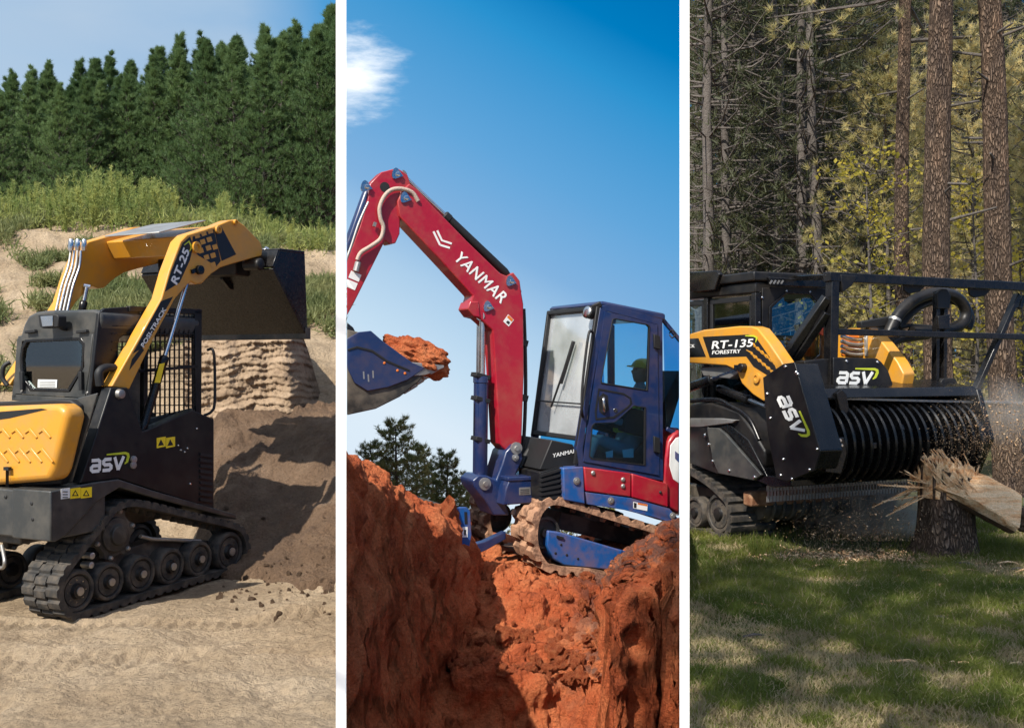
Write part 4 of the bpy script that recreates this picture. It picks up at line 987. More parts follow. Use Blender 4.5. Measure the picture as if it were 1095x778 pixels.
for c, r in (((209, 264.5), .042), ((232.5, 245.5), .03), ((251, 237.5), .02)):
    mb = MB(); p = L.side(c[0], c[1], -.03); mb.lathe(p, (0, 1, 0), [(0, r), (.02, r), (.022, r * .55), (.012, r * .5)], 24); mb.build('pivot_boss', 'yellow', A1)
mb = MB(); p = L.side(208, 291, -.03); mb.bar(p - Vector((.04, 0, .0)), p + Vector((.05, 0, .03)), .03, .03); mb.lathe(p + Vector((.04, 0, .02)), (0, 1, 0), [(0, .035), (.03, .033), (.032, .015)], 20); mb.build('pivot_pin', 'black_gloss', A1)
# rams and hoses
cylinder_('lift_ram', L.side(153, 457, -.06), L.side(201, 299, -.08), .46, .030, .016, LR)
sp_(L, 'warning_sticker', [(170.5, 389), (176, 388), (171, 409), (165, 409)], -.022, -.0195, 'label_yellow', LR, 0)
cylinder_('lift_ram', L.side(86, 340, -1.0), L.side(93, 306, -1.0), .5, .026, .016, LR)
cylinder_('tilt_ram', L.side(232, 262, -.32), L.side(284, 268, -.32), .55, .032, .018, LR)
cylinder_('tilt_ram', L.side(205, 262, -.82), L.side(262, 268, -.82), .55, .032, .018, LR)
for k in range(4):
    v = -.98 + k * .03
    hose([L.side(76 + k * 3.5, 268, v), L.side(73 + k * 4, 285, v + .01), L.side(66 + k * 4, 306, v + .01), L.side(60 + k * 4, 332, v + .02)], .010, 'steel_line', 'steel' if k % 2 else 'steel_dull', LR)
mb = MB()
for k in range(3): p = L.side(76 + k * 7, 264, -.96); mb.lathe(p, (0, 0, 1), [(-.03, .018), (0, .022), (.05, .018), (.06, .012)], 10)
mb.build('hose_coupling', 'steel', LR)
hose([L.side(131, 262, -.9), L.side(142, 272, -.9), L.side(152, 265, -.88), L.side(165, 268, -.8)], .018, 'hydraulic_hose', 'ink', LR)
# bucket
A_ = L.side(293, 286, .08); B_ = L.side(329, 358, .08); C_ = L.side(326, 271, .08); A2 = L.side(299, 268, .08)
v0, v1 = .08, -1.33; t = .02
def plate(mb, p, q, th, va=v0, vb=v1):
    p, q = Vector((p.x, 0, p.z)), Vector((q.x, 0, q.z)); d = (q - p).normalized(); n_ = Vector((-d.z, 0, d.x)) * th
    mb.prism([(p.x, va, p.z), (q.x, va, q.z), (q.x + n_.x, va, q.z + n_.z), (p.x + n_.x, va, p.z + n_.z)], (0, vb - va, 0))
mb = MB(); plate(mb, A_, B_, -t); plate(mb, A_, A2, t); plate(mb, A2, C_, t)
Bq = Vector((B_.x, 0, B_.z))
bk = mb.build('bucket', 'black_gloss', LR, bevel=.004)
for va in (v0, v1 + .03):
    mb = MB(); mb.prism([(q.x, va, q.z) for q in (A_, B_, C_, A2)], (0, -.03, 0)); mb.build('bucket_side', 'black_gloss', bk, bevel=.004)
mb = MB(); mb.box((B_.x - .035, v0 + .01, B_.z - .035), (B_.x + .03, v1 - .01, B_.z + .06)); mb.build('cutting_edge', 'black_dusty', bk, bevel=.005)
for v in (-.42, -.95):
    mb = MB(); mb.prism([(A_.x - .02, v, A_.z - .02), (A_.x - .03, v, A_.z - .08), (A_.x + .06, v, A_.z - .15), (A_.x + .12, v, A_.z - .16), (A_.x + .02, v, A_.z)], (0, -.03, 0)); mb.build('bucket_rib', 'black', bk, bevel=.003)
mb = MB(); mb.box((A_.x - .16, -.18, A_.z - .06), (A_.x + .02, -1.0, A_.z + .10)); mb.lathe((A_.x - .1, .03, A_.z + .02), (0, 1, 0), [(-.16, .045), (0, .05), (.01, .02)], 18); mb.build('quick_coupler', 'black', LR, bevel=.01)
# ---------------------------------------------------------------- mini excavator above the trench
ea, ep = R(25), R(15)
E = Frame(P(585, 606, 9.3), (-math.cos(ea) * math.cos(ep), -math.sin(ea) * math.cos(ep), math.sin(ep)), (math.sin(ea), -math.cos(ea), 0),
          (math.cos(ea) * math.sin(ep), math.sin(ea) * math.sin(ep), math.cos(ep)), 'mini_excavator'); ER = E.root
tag(ER, 'red and navy blue mini excavator with raised boom, standing tilted above the red clay trench', 'excavator')
def es(name, pts, v0, v1, mat, parent=None, bevel=.006): return sp_(E, name, pts, v0, v1, mat, parent or ER, bevel)
tpx = [(592, 535), (580, 542), (573, 556), (571, 577), (577, 597), (592, 609), (640, 614), (700, 632), (735, 640), (752, 625), (750, 598), (728, 576), (705, 567), (650, 550), (612, 538.5)]
epath = [(p.x, p.z) for p in E.sides(tpx, 0)]
for v0, v1 in ((0, -.42), (-1.05, -1.47)):
    belt('rubber_track', ER, epath, v0, v1, .04, .036, 27, 'rubber_mud', 3)
    for (x, y, r) in ((588, 571, 19), (724, 606, 20)):
        p = E.side(x, y, 0); q = E.side(x, y + r, 0); rad = abs(p.z - q.z)
        mb = MB(); mb.lathe((p.x, v0 - .08, p.z), (0, 1, 0), [(-.2, rad * .5), (-.2, rad), (-.02, rad), (0, rad * .93), (0, rad * .8), (-.03, rad * .74), (-.03, rad * .3), (.01, rad * .26), (.012, .03)], 32)
        mb.build('idler_wheel', 'black_dusty', ER)
    es('track_frame', [(586, 567), (600, 569), (665, 588), (735, 606), (735, 632), (690, 622), (660, 610), (603, 604), (592, 597), (585, 583)], v0 - .03, v0 - .3, 'blue', bevel=.012)
mb = MB(); p = E.side(595, 573, -.03); q = E.side(602, 575, -.03); mb.bar(p, q, .03, .02); tf_ = mb.build('grease_port', 'ink', ER)
for x, y in ((594, 591), (606, 593), (618, 597), (600, 582)): bolt(E, E.side(x, y, -.03), 2, ER, .012, 'ink', .006)
mb = MB(); E.sprism(mb, [(664, 588), (672, 590), (675, 601), (664, 600)], -.03, .02); E.sprism(mb, [(674, 591), (681, 593), (680, 602), (675, 601)], -.03, .03); mb.build('tie_down', 'navy', ER, bevel=.005)
# carbody and turntable
p0 = E.side(590, 560, 0); mb = MB(); mb.box((p0.x - .3, -.42, p0.z - .05), (p0.x - 1.35, -1.05, p0.z + .12)); mb.lathe((p0.x - .75, -.72, p0.z + .1), (0, 0, 1), [(0, .36), (.14, .36), (.15, .30)], 40); mb.build('carbody', 'black_dusty', ER, bevel=.01)
# dozer blade
es('blade_end_plate', [(486, 545), (491, 542), (499, 542), (503, 546), (504.5, 572), (499, 600), (482, 596), (487, 578)], .12, .09, 'blue')
es('slot_shade', [(496.5, 547), (499.5, 547), (500, 560), (497, 560)], .123, .118, 'ink', bevel=0)  # black strip painted for the shade inside the slot
o = es('warning_sticker', [(494.5, 563), (500, 563), (500, 574), (494, 574)], .121, .123, 'label_white', bevel=0); es('mark', [(496, 566), (498.6, 566), (498, 572), (496.4, 572)], .1235, .1245, 'ink', o, 0)
bp_ = E.sides([(488, 544), (492, 556), (492, 575), (486, 597), (482, 596), (488, 575), (487.5, 556), (485, 546)], .09)
mb = MB(); mb.prism([(p.x, .09, p.z) for p in bp_], (0, -1.75, 0)); mb.build('dozer_blade', 'black_dusty', ER, bevel=.004)
for v in (-.45, -1.0): es('blade_arm', [(494, 585), (518, 579), (541, 568), (541, 576), (520, 588), (496, 598)], v, v - .09, 'navy')
# upper body
es('front_side_cover', [(602, 500), (624, 498.5), (626, 539), (603.5, 534.5)], .02, -.25, 'blue', bevel=.012)
es('side_cover', [(624.5, 499), (675, 505.8), (675, 531.5), (627, 525)], .03, -.2, 'red', bevel=.012)
es('side_cover', [(676, 506), (714.6, 517), (714.8, 542.5), (676, 531.5)], .03, -.2, 'red', bevel=.012)
es('skirt', [(626.5, 526), (675, 532.3), (716, 543.5), (727, 556), (722, 560), (700, 553), (668, 545), (629, 539)], .025, -.3, 'blue', bevel=.01)
es('counterweight', [(709.6, 514), (711.5, 492), (715, 472), (721, 463), (732, 458), (760, 462), (762, 560), (727, 549), (715.6, 542)], .0, -1.4, 'red', bevel=.03)
es('counterweight_panel', [(717, 476), (723, 468), (731, 466), (731, 520), (720, 512), (716, 498)], .004, -.01, 'label_white', bevel=.004)
es('counterweight_mark', [(722, 482), (727, 486), (726, 494), (722, 490)], .008, .003, 'blue', bevel=.0)
es('chassis_deck', [(603, 503), (716, 520), (724, 556), (668, 544), (604, 535)], -.26, -1.42, 'black', bevel=.01)
for x, y in ((634, 505.5), (666, 512.5), (666, 519.5), (706, 526)): bolt(E, E.side(x, y, .03), 2, ER, .022 if x != 706 else .014, 'steel_dull' if x != 706 else 'ink', .014)
for x, y in ((616.5, 514), (653, 535), (719, 551)): mb = MB(); mb.lathe(E.side(x, y, .02), (0, 1, 0), [(0, .035), (.012, .033), (.014, .02), (.02, .018)], 18); mb.build('lock_cap', 'steel_dull', ER)
o = es('warning_sticker', [(677, 536), (692.5, 539), (692, 546), (677, 543)], .0265, .028, 'label_white', bevel=0); es('mark', [(682, 537), (692.3, 539), (692.2, 541), (682, 539)], .0285, .029, 'orange', o, 0); es('mark', [(677.8, 537), (680.8, 537.7), (680.6, 543), (677.8, 542.5)], .0285, .029, 'ink', o, 0)
# engine side louvres and front box
mb = MB()
for k in range(6): E.sprism(mb, [(579, 507 + k * 5), (601, 500.5 + k * 5.8), (601, 503 + k * 5.8), (579, 510 + k * 5)], -.02, -.08)
mb.build('louvre', 'ink', ER); es('louvre_panel', [(577, 505), (602.5, 498), (603.4, 534), (579, 537)], -.05, -.5, 'black')
es('front_box', [(545, 512), (578, 512), (579, 537), (538, 540), (541, 522)], -.25, -.85, 'navy', bevel=.012)
es('front_box_lid', [(543, 510), (578.5, 508.5), (579, 513), (543.5, 514.5)], -.24, -.86, 'navy', bevel=.008)
o = es('name_plate', [(555, 521), (567, 520.5), (567.5, 528.5), (555, 529)], -.249, -.246, 'steel_dull', bevel=0)
for k in range(3): es('mark', [(556.5, 523 + k * 2), (566, 522.7 + k * 2), (566, 523.6 + k * 2), (556.5, 523.9 + k * 2)], -.2455, -.245, 'ink', o, 0)
es('swing_bracket', [(541, 483), (549, 474.5), (557, 477), (559.5, 490), (549, 514), (541, 537), (545, 551), (528, 551), (519, 535), (507, 520), (505.5, 513.5), (512, 507.5), (521, 508), (531, 513), (537, 496)], -.40, -.72, 'navy', bevel=.014)
for x, y, r in ((552, 479, .05), (518.5, 517, .05), (551, 489, .028)):
    mb = MB(); mb.lathe(E.side(x, y, -.395), (0, 1, 0), [(-.01, r * 1.15), (.012, r * 1.15), (.014, r * .5), (.03, r * .45)], 20); mb.build('pivot_pin', 'steel_dull', ER)
mb = MB(); mb.lathe(E.side(549, 547, -.38), (0, 1, 0), [(-.01, .03), (.02, .03)], 16); mb.build('lock_cap', 'steel_dull', ER)
for k, (pts, r) in enumerate([([(556, 500), (566, 482), (580, 474), (592, 478), (594, 492), (588, 506)], .035), ([(560, 506), (566, 490), (580, 482), (588, 488), (586, 506)], .03), ([(560, 512), (566, 500), (576, 496), (582, 508)], .026), ([(545, 497), (556, 508), (572, 510)], .022), ([(558, 482), (562, 492), (568, 498), (576, 512)], .02)]):
    hose([E.side(x, y, -.5 - .07 * k) for x, y in pts], r, 'hydraulic_hose', 'ink', ER)
mb = MB(); mb.lathe(E.side(587, 505, -.3), (0, 0, 1), [(0, .04), (.03, .04), (.035, .025)], 18); mb.build('filler_cap', 'label_yellow', ER)
es('front_console', [(577, 502), (590, 470), (613, 475), (620, 498), (602, 502)], -.1, -1.0, 'ink', bevel=.01)
letters(E, 'YANMAR', 591, 489, 1, -.0985, 4.0, -12, 'white', ER, offset=.02, shear=.2, width=1.1)
# cab
CABO = [(642, 327), (650, 325.5), (708.6, 341), (709.5, 514), (619, 498), (616.5, 480), (623, 440)]
door = [(647, 332.5), (703, 347), (705, 508), (624, 493)]
mb = MB(); inn = [(648, 332.8), (651, 333.2), (703.3, 347), (705, 508.5), (624, 493.5), (623.5, 480), (629, 440)]
mb.ring(E.sides(CABO, 0), E.sides(inn, 0), (0, -.06, 0)); mb.build('cab_frame', 'navy', ER, bevel=.006)
dr = MB()
def dpiece(pts): E.sprism(dr, pts, .012, -.03)
uw = [(655, 341), (658, 340), (693, 346.5), (695.5, 349), (693, 418), (643, 410), (642.5, 407)]
lw = [(633, 455), (636, 452), (656, 451.2), (659, 450), (678, 433), (691, 435), (690.5, 497.5), (632, 490.5), (630, 488)]
dpiece([(647, 332.5), (703, 347), (695.5, 349), (693, 346.5), (658, 340), (655, 341)])
dpiece([(703, 347), (705, 508), (690.5, 497.5), (691, 435), (693, 418), (695.5, 349)])
dpiece([(705, 508), (624, 493), (630, 488), (632, 490.5), (690.5, 497.5)])
dpiece([(647, 332.5), (655, 341), (642.5, 407), (643, 410), (636, 452), (633, 455), (630, 488), (624, 493)])
dpiece([(643, 410), (693, 418), (691, 435), (678, 433), (659, 450), (656, 451.2), (636, 452)])
dro = dr.build('cab_door', 'navy', ER, smooth=20)
for pts in (uw, lw):
    cxx = sum(p[0] for p in pts) / len(pts); cyy = sum(p[1] for p in pts) / len(pts)
    i2 = [(cxx + (x - cxx) * .955, cyy + (y - cyy) * .965) for x, y in pts]
    mb = MB(); mb.ring(E.sides(pts, .018), E.sides(i2, .018), (0, -.03, 0)); mb.build('window_seal', 'ink', dro, bevel=.003)
    sp_(E, 'door_glass', i2, .002, -.003, 'glass_door', dro, 0)
sp_(E, 'handle_recess', [(640, 425), (645, 420), (650, 423), (651, 438), (646, 444), (641, 440)], .0145, .0125, 'ink', dro, 0)
hose([E.side(645.5, 425, .02), E.side(645.5, 428, .045), E.side(646, 437, .045), E.side(646, 440, .02)], .016, 'door_handle', 'steel', dro)
mb = MB(); mb.lathe(E.side(658, 438.5, .012), (0, 1, 0), [(0, .022), (.006, .02)], 16); mb.build('lock', 'steel', dro)
mb = MB(); mb.ring(E.sides([(640, 415), (667, 420), (675, 425), (676, 431), (672, 436), (657, 447), (637, 449), (636, 440)], .016), E.sides([(641, 417), (667, 421.8), (673.5, 426), (674, 431), (671, 434.5), (656, 445), (638.5, 447), (638, 440)], .016), (0, -.003, 0)); mb.build('handle_panel_trim', 'ink', dro)
for y0, y1 in ((357, 372), (466, 483)): sp_(E, 'door_hinge', [(699.5, y0), (706, y0 + 2), (706.5, y1 + 2), (700, y1)], .035, .01, 'ink', dro, .006)
N1 = E.side(642, 328, 0); N2 = E.side(624, 438, 0); N3 = E.side(618, 497, 0); Rb = E.side(709.5, 514, 0); Rt = E.side(708.6, 341, 0)
vw = -1.02
def at(p, v, du=0, dw=0): return Vector((p.x + du, v, p.z + dw))
mb = MB(); mb.prism([at(N1, .0, .03, .01), at(N1, 0, .0, .06), at(Rt, 0, -.02, .06), at(Rt, 0, -.04, -.01)], (0, vw, 0)); mb.build('cab_roof', 'navy', ER, bevel=.02)
mb = MB()
for a_, b_ in ((N1, N3), (Rt, Rb)): mb.prism([at(a_, vw, -.01), at(a_, vw, -.08), at(b_, vw, -.08), at(b_, vw, -.01)], (0, -.05, 0))
mb.prism([at(N3, vw), at(N3, vw, 0, .08), at(Rb, vw, 0, .08), at(Rb, vw)], (0, -.05, 0)); mb.build('far_cab_frame', 'navy', ER, bevel=.006)
mb = MB(); mb.prism([at(N1, vw - .02, -.1, -.05), at(Rt, vw - .02, .05, -.05), at(Rb, vw - .02, .05, .1), at(N3, vw - .02, -.1, .1)], (0, -.005, 0)); mb.build('far_glass', 'glass_blue', ER)
mb = MB(); mb.prism([at(N1, -.05, .0), at(N3, -.05, .0, .25), at(N3, vw, .0, .25), at(N1, vw, .0)], (-.006, 0, 0)); wsg = mb.build('windscreen', 'glass_front', ER)
def fbar(p, q, w=.045, mt='ink', nm='windscreen_frame'):
    m = MB(); m.bar(p, q, w, w * .8, up=(0, 1, 0)); return m.build(nm, mt, ER, bevel=.008)
fbar(at(N1, vw + .02, .02), at(N3, vw + .02, .02, .2)); fbar(at(N1, -.03, .02, -.02), at(N1, vw, .02, -.02)); fbar(at(N3, -.03, .02, .24), at(N3, vw, .02, .24)); fbar(at(N1, -.02, .015), at(N3, -.02, .015))
mid_ = N1.lerp(N3, .62); fbar(at(mid_, -.05, .014), at(mid_, vw, .014), .015)
w1 = N1.lerp(N3, .34); w2 = N1.lerp(N3, .66); fbar(at(w1, -.42, .04), at(w2, -.62, .04), .022, 'ink', 'wiper')
fbar(at(N1.lerp(N3, .22), -.36, .035), at(N1.lerp(N3, .5), -.50, .035), .035, 'ink', 'wiper')
hose([at(N1, .0, .02, -.25), at(N1, .05, .08, -.30), at(N1.lerp(N3, .5), .05, .10), at(N1.lerp(N3, .66), .05, .07), at(N1.lerp(N3, .70), .0, .02)], .013, 'grab_rail', 'ink', ER)
mb = MB(); p = at(N1, -.06, .09, -.07); mb.lathe(p, (1, .25, 0), [(-.1, .03), (-.07, .055), (0, .062), (.006, .055)], 20); lo = mb.build('work_lamp', 'ink', ER)
mb = MB(); mb.lathe(p + Vector((.008, .002, 0)), (1, .25, 0), [(0, .052), (.006, .045), (.01, .02)], 20); mb.build('lens', 'steel', lo)
fbar(at(N1, .0, .0, .03), at(N1, -.06, .05, -.02), .05, 'ink', 'lamp_bracket')
# rear quarter window
q = E.sides([(709.5, 345), (724, 362), (742, 384), (742, 470), (712, 456)], -.06)
mb = MB(); mb.prism(q, (0, -.006, 0)); mb.build('rear_quarter_glass', 'glass_blue', ER)
mb = MB(); mb.bar(E.side(709, 342, -.05), E.side(742, 382, -.05), .035); mb.bar(E.side(712, 458, -.05), E.side(742, 474, -.05), .04); mb.build('rear_frame', 'navy', ER, bevel=.006)
hose([E.side(716, 356, -.03), E.side(719, 353, .03), E.side(722, 357, .04), E.side(719, 361, .02), E.side(716, 358, -.02)], .007, 'hook', 'ink', ER)
# seat and far interior
mb = MB(); s0 = E.side(702, 470, -.3); mb.prism([(s0.x + .02, -.28, s0.z), (s0.x + .48, -.28, s0.z + .03), (s0.x + .48, -.28, s0.z + .13), (s0.x + .1, -.28, s0.z + .12), (s0.x - .06, -.28, s0.z + .72), (s0.x - .16, -.28, s0.z + .72), (s0.x - .1, -.28, s0.z)], (0, -.45, 0)); mb.build('seat', 'ink', ER, bevel=.04)
mb = MB(); mb.box((s0.x + .1, -.12, s0.z - .02), (s0.x + .5, -.24, s0.z + .22)); mb.box((s0.x + .1, -.78, s0.z - .02), (s0.x + .5, -.92, s0.z + .22)); mb.bar((s0.x + .45, -.18, s0.z + .2), (s0.x + .52, -.18, s0.z + .38), .03); mb.build('control_console', 'ink', ER, bevel=.02)
mb = MB(); mb.prism([at(N3, -.05, -.02, .02), at(Rb, -.05, .02, .02), at(Rb, -.05, .02, -.03), at(N3, -.05, -.02, -.03)], (0, vw + .1, 0)); mb.build('cab_floor', 'ink', ER)
mb = MB(); mb.prism([at(Rt, -.06, .02), at(Rt, -.06, -.02), at(Rb, -.06, -.02), at(Rb, -.06, .02)][::1], (0, -.08, 0)); mb.build('rear_pillar', 'navy', ER)
for (x, y, w_, h_) in ((672, 485, 11, 8), (652, 486, 7, 6)): sp_(E, 'paper_note', [(x - w_ / 2, y + h_ / 2), (x - w_ / 2 - 1, y - h_ / 2), (x + w_ / 2, y - h_ / 2 - 2), (x + w_ / 2, y + h_ / 2)], -.1, -.103, 'label_white', ER, 0)
# boom
BV = (-.46, -.68)
boom = es('boom', [(427, 231), (425, 215), (430, 203), (438, 196), (447, 203), (462, 219), (500, 258), (535, 292), (548, 297), (557, 308), (560, 325), (560.5, 400), (558, 474), (551, 484), (541, 482), (534, 474), (531, 420), (527, 353), (513, 340.5), (501, 331), (506, 316), (470, 277)], BV[0], BV[1], 'red', bevel=.012)
es('boom_lug', [(535, 292), (541, 296), (549, 291), (556, 300), (558, 314), (548, 308)], -.50, -.64, 'red', boom, .01)
es('boom_lug', [(500, 330), (503, 322), (512, 322), (514, 340), (506, 338)], -.45, -.69, 'red', boom, .01)
stick = es('stick', [(396, 196), (408, 184), (425, 179.5), (436, 187), (440, 200), (437, 219), (428, 232), (427.5, 250), (423, 260), (417, 261), (412, 257), (378, 325), (352, 372), (344, 362), (357, 326), (367, 290), (385, 242), (393, 216)], -.49, -.65, 'red', bevel=.012)
mb = MB(); mb.lathe(E.side(411.5, 200, -.487), (0, 1, 0), [(-.01, .045), (0.0, .045), (.001, .02)], 20); mb.build('hole_shade', 'ink', stick)  # black disc painted for the shade inside the hole
for x, y, par in ((392, 200, stick), (425, 186.5, stick), (434, 212, boom), (522.5, 328, boom), (546.5, 301, boom)):
    mb = MB(); p = E.side(x, y, -.46 if par is boom else -.487)
    mb.prism([p + Vector((.055 * math.cos(a), 0, .04 * math.sin(a) + .02 * math.sin(2 * a))) for a in np.linspace(0, 6.28, 14, endpoint=False)], (0, .016, 0)); mb.lathe(p, (0, 1, 0), [(0.016, .022), (.032, .02), (.034, .01)], 14); mb.build('pivot_pin', 'steel', par)
def beam_ram(name, a, b, va, split, rb, rr_, n=1): return cylinder_(name, E.side(*a, va), E.side(*b, va), split, rb, rr_, ER, 'navy')
beam_ram('boom_ram', (514, 508), (516, 338), -.52, .62, .062, .030); beam_ram('boom_ram', (511, 508), (513, 338), -.68, .62, .05, .028)
for y in (402, 427, 470):
    mb = MB(); p = E.side(514.5, y, -.52); mb.box((p.x - .07, -.60, p.z - .02), (p.x + .075, -.46, p.z + .02)); mb.build('ram_clamp', 'ink', ER, bevel=.004)
cylinder_('arm_ram', E.side(541, 292, -.57), E.side(430, 187, -.57), .60, .040, .022, ER, 'ink')
hose([E.side(x, y, -.52) for x, y in ((549, 318), (556, 312), (550, 306), (534, 296), (520, 282), (500, 262), (482, 243), (468, 231), (458, 222), (448, 213))], .014, 'hydraulic_hose', 'ink', ER)
hose([E.side(x, y, -.62) for x, y in ((534, 290), (515, 272), (490, 247), (474, 230), (456, 214), (444, 206))], .014, 'hydraulic_hose', 'ink', ER)
M['hose_sleeve'] = paint('braided_hose_sleeve', (.42, .33, .27), .7, bump=.6, bscale=90)
hose([E.side(x, y, -.455) for x, y in ((447, 215), (441, 206), (430, 202), (419, 203), (411, 210), (406, 222), (407, 234), (410, 243), (407, 255), (397, 263), (386, 270), (382, 278))], .019, 'hose_sleeve', 'hose_sleeve', ER)
mb = MB(); mb.lathe(E.side(382, 284, -.47), (0, 0, 1), [(-.05, .028), (.03, .028), (.04, .018)], 10); mb.build('hose_fitting', 'steel_dull', ER); mb = MB(); mb.box(tuple(E.side(398, 242, -.47)), tuple(E.side(403, 238, -.44))); mb.build('hose_fitting', 'steel_dull', ER)
hose([E.side(x, y, -.54) for x, y in ((560, 330), (561.5, 370), (562, 420), (560, 470), (556, 500))], .018, 'hydraulic_hose', 'ink', ER)
mb = MB()
for y in (366, 425): p = E.side(561, y, -.5); mb.box((p.x - .05, -.60, p.z - .03), (p.x + .02, -.52, p.z + .03))
mb.build('hose_clamp', 'ink', ER, bevel=.003)
cylinder_('bucket_ram', E.side(393, 206, -.57), E.side(352, 318, -.57), .55, .045, .024, ER, 'navy')
hose([E.side(x, y, -.5) for x, y in ((394, 216), (384, 238), (376, 262), (368, 284))], .012, 'hydraulic_hose', 'steel_dull', ER)
for (x, y) in ((379, 295), (375, 304)):
    sp_(E, 'warning_sticker', stroke_poly([(x - 5, y - 2), (x + 6, y + 2.6)], 8), -.4885, -.487, 'label_white', stick, 0)
o = sp_(E, 'warning_sticker', [(543.5, 336), (549.5, 342), (544, 349), (538, 343.5)], -.4595, -.458, 'label_white', boom, 0); sp_(E, 'mark', [(544, 336.8), (549, 341.8), (547, 344), (542, 339)], -.4578, -.457, 'orange', o, 0); sp_(E, 'mark', [(543, 342.5), (545.5, 344.5), (544, 347), (541, 344.5)], -.4578, -.457, 'ink', o, 0)
letters(E, 'YANMAR', 484.5, 276.5, 1, -.4585, 12.0, 43.2, 'white', boom, offset=.022, shear=.12, width=.95, space=1.08)
for poly in (stroke_poly([(463.5, 247.5), (470.5, 262)], 2.1), stroke_poly([(467.5, 246.5), (472.5, 257), (483, 260.5)], 2.1), stroke_poly([(471, 262), (481, 265)], 2.1)):
    sp_(E, 'emblem', poly, -.4595, -.4575, 'white', boom, 0)
# bucket
bko = es('bucket', [(369, 354), (371, 352), (384, 355), (397, 353.5), (410, 365), (441, 387.5), (458, 394), (448, 408), (428, 424), (402, 437), (370, 444), (350, 440), (345, 420), (348, 380)], -.36, -.80, 'black_dusty', bevel=.01)
es('bucket_side', [(371, 362), (383.6, 355), (396.7, 353.5), (410, 365), (441, 387.5), (455, 393.5), (436, 406), (415, 414), (393, 418), (379, 409), (372, 394), (369, 375)], -.34, -.362, 'navy', bko, .006)
es('bucket_edge', stroke_poly([(372, 374), (382, 371), (398, 375), (414, 386), (438, 396)], [2, 2.4, 2.4, 2.4, 2]), -.333, -.341, 'ink', bko, .002)
for k in range(5):
    x, y = 462 - k * 7, 396.5 + k * 5.2
    v = -.36 - k * .085; es('bucket_tooth', [(x - 4, y - 2), (x + 12, y - 6.5), (x + 13, y - 4.5), (x - 1, y + 4)], v, v - .05, 'steel_dull', bko, .004)
es('bucket_lip', [(440, 387), (475, 390.5), (475, 393), (455, 401), (438, 402)], -.35, -.80, 'steel_dull', bko, .004)
es('bucket_link', [(352, 345), (366, 340), (378, 350), (384, 362), (376, 368), (360, 362)], -.42, -.7, 'black_gloss', ER, .01)
for x, y in ((425, 396), (433, 399), (411, 388)): bolt(E, E.side(x, y, -.34), 2, bko, .012, 'orange', .006)
for k, y0 in enumerate((397, 400, 396)): es('scuffed_mark', [(388 + k * 5, y0), (389.5 + k * 5, y0), (390 + k * 5, y0 + 8), (388.5 + k * 5, y0 + 8)], -.338, -.341, 'steel_dull', bko, 0)
# operator
def skin_body(name, joints, edges, mat, parent, sub=2):
    me = bpy.data.meshes.new(name); me.from_pydata([j[0] for j in joints], edges, []); o = bpy.data.objects.new(name, me); col.objects.link(o); o.parent = parent
    s = o.modifiers.new('skin', 'SKIN'); s.use_smooth_shade = True
    for i, j in enumerate(joints):
        me.skin_vertices[0].data[i].radius = (j[1], j[2] if len(j) > 2 else j[1])
    me.skin_vertices[0].data[0].use_root = True
    u = o.modifiers.new('sub', 'SUBSURF'); u.levels = sub; u.render_levels = sub
    me.materials.append(M[mat]); return o
M['skin'] = paint('skin', (.42, .24, .17), .5); M['work_shirt'] = paint('work_shirt', (.30, .32, .34), .85, dust=(.2, .22, .25)); M['jeans'] = paint('work_trousers', (.03, .04, .07), .9)
M['hivis'] = paint('yellow_vest', (.62, .60, .05), .8); M['helmet'] = paint('yellow_helmet', (.85, .52, .03), .35, coat=.3)
op = bpy.data.objects.new('person', None); col.objects.link(op); op.matrix_world = E.M
tag(op, 'person in a yellow hard hat and vest sitting at the controls inside the excavator cab', 'person')
hc_ = E.side(686, 398, -.42); hx, hv, hz = hc_.x, hc_.y, hc_.z
pel = (hx - .05, hv, hz - .78)
J = [(pel, .13, .15), ((hx - .06, hv, hz - .60), .12, .15), ((hx - .05, hv, hz - .40), .13, .17), ((hx - .04, hv, hz - .25), .10, .14), ((hx - .02, hv, hz - .15), .055), ((hx - .01, hv, hz - .08), .055),
     ((hx - .04, hv + .19, hz - .27), .06), ((hx + .02, hv + .25, hz - .50), .047), ((hx + .26, hv + .22, hz - .56), .035), ((hx + .32, hv + .21, hz - .55), .030),
     ((hx - .04, hv - .19, hz - .27), .06), ((hx + .02, hv - .25, hz - .50), .047), ((hx + .26, hv - .22, hz - .56), .035), ((hx + .32, hv - .21, hz - .55), .030),
     ((hx + .05, hv + .10, hz - .80), .085), ((hx + .42, hv + .12, hz - .76), .062), ((hx + .46, hv + .12, hz - 1.12), .045), ((hx + .58, hv + .12, hz - 1.16), .04),
     ((hx + .05, hv - .10, hz - .80), .085), ((hx + .42, hv - .12, hz - .76), .062), ((hx + .46, hv - .12, hz - 1.12), .045), ((hx + .58, hv - .12, hz - 1.16), .04)]
skin_body('body', J, [(0, 1), (1, 2), (2, 3), (3, 4), (4, 5), (3, 6), (6, 7), (7, 8), (8, 9), (3, 10), (10, 11), (11, 12), (12, 13), (0, 14), (14, 15), (15, 16), (16, 17), (0, 18), (18, 19), (19, 20), (20, 21)], 'work_shirt', op)
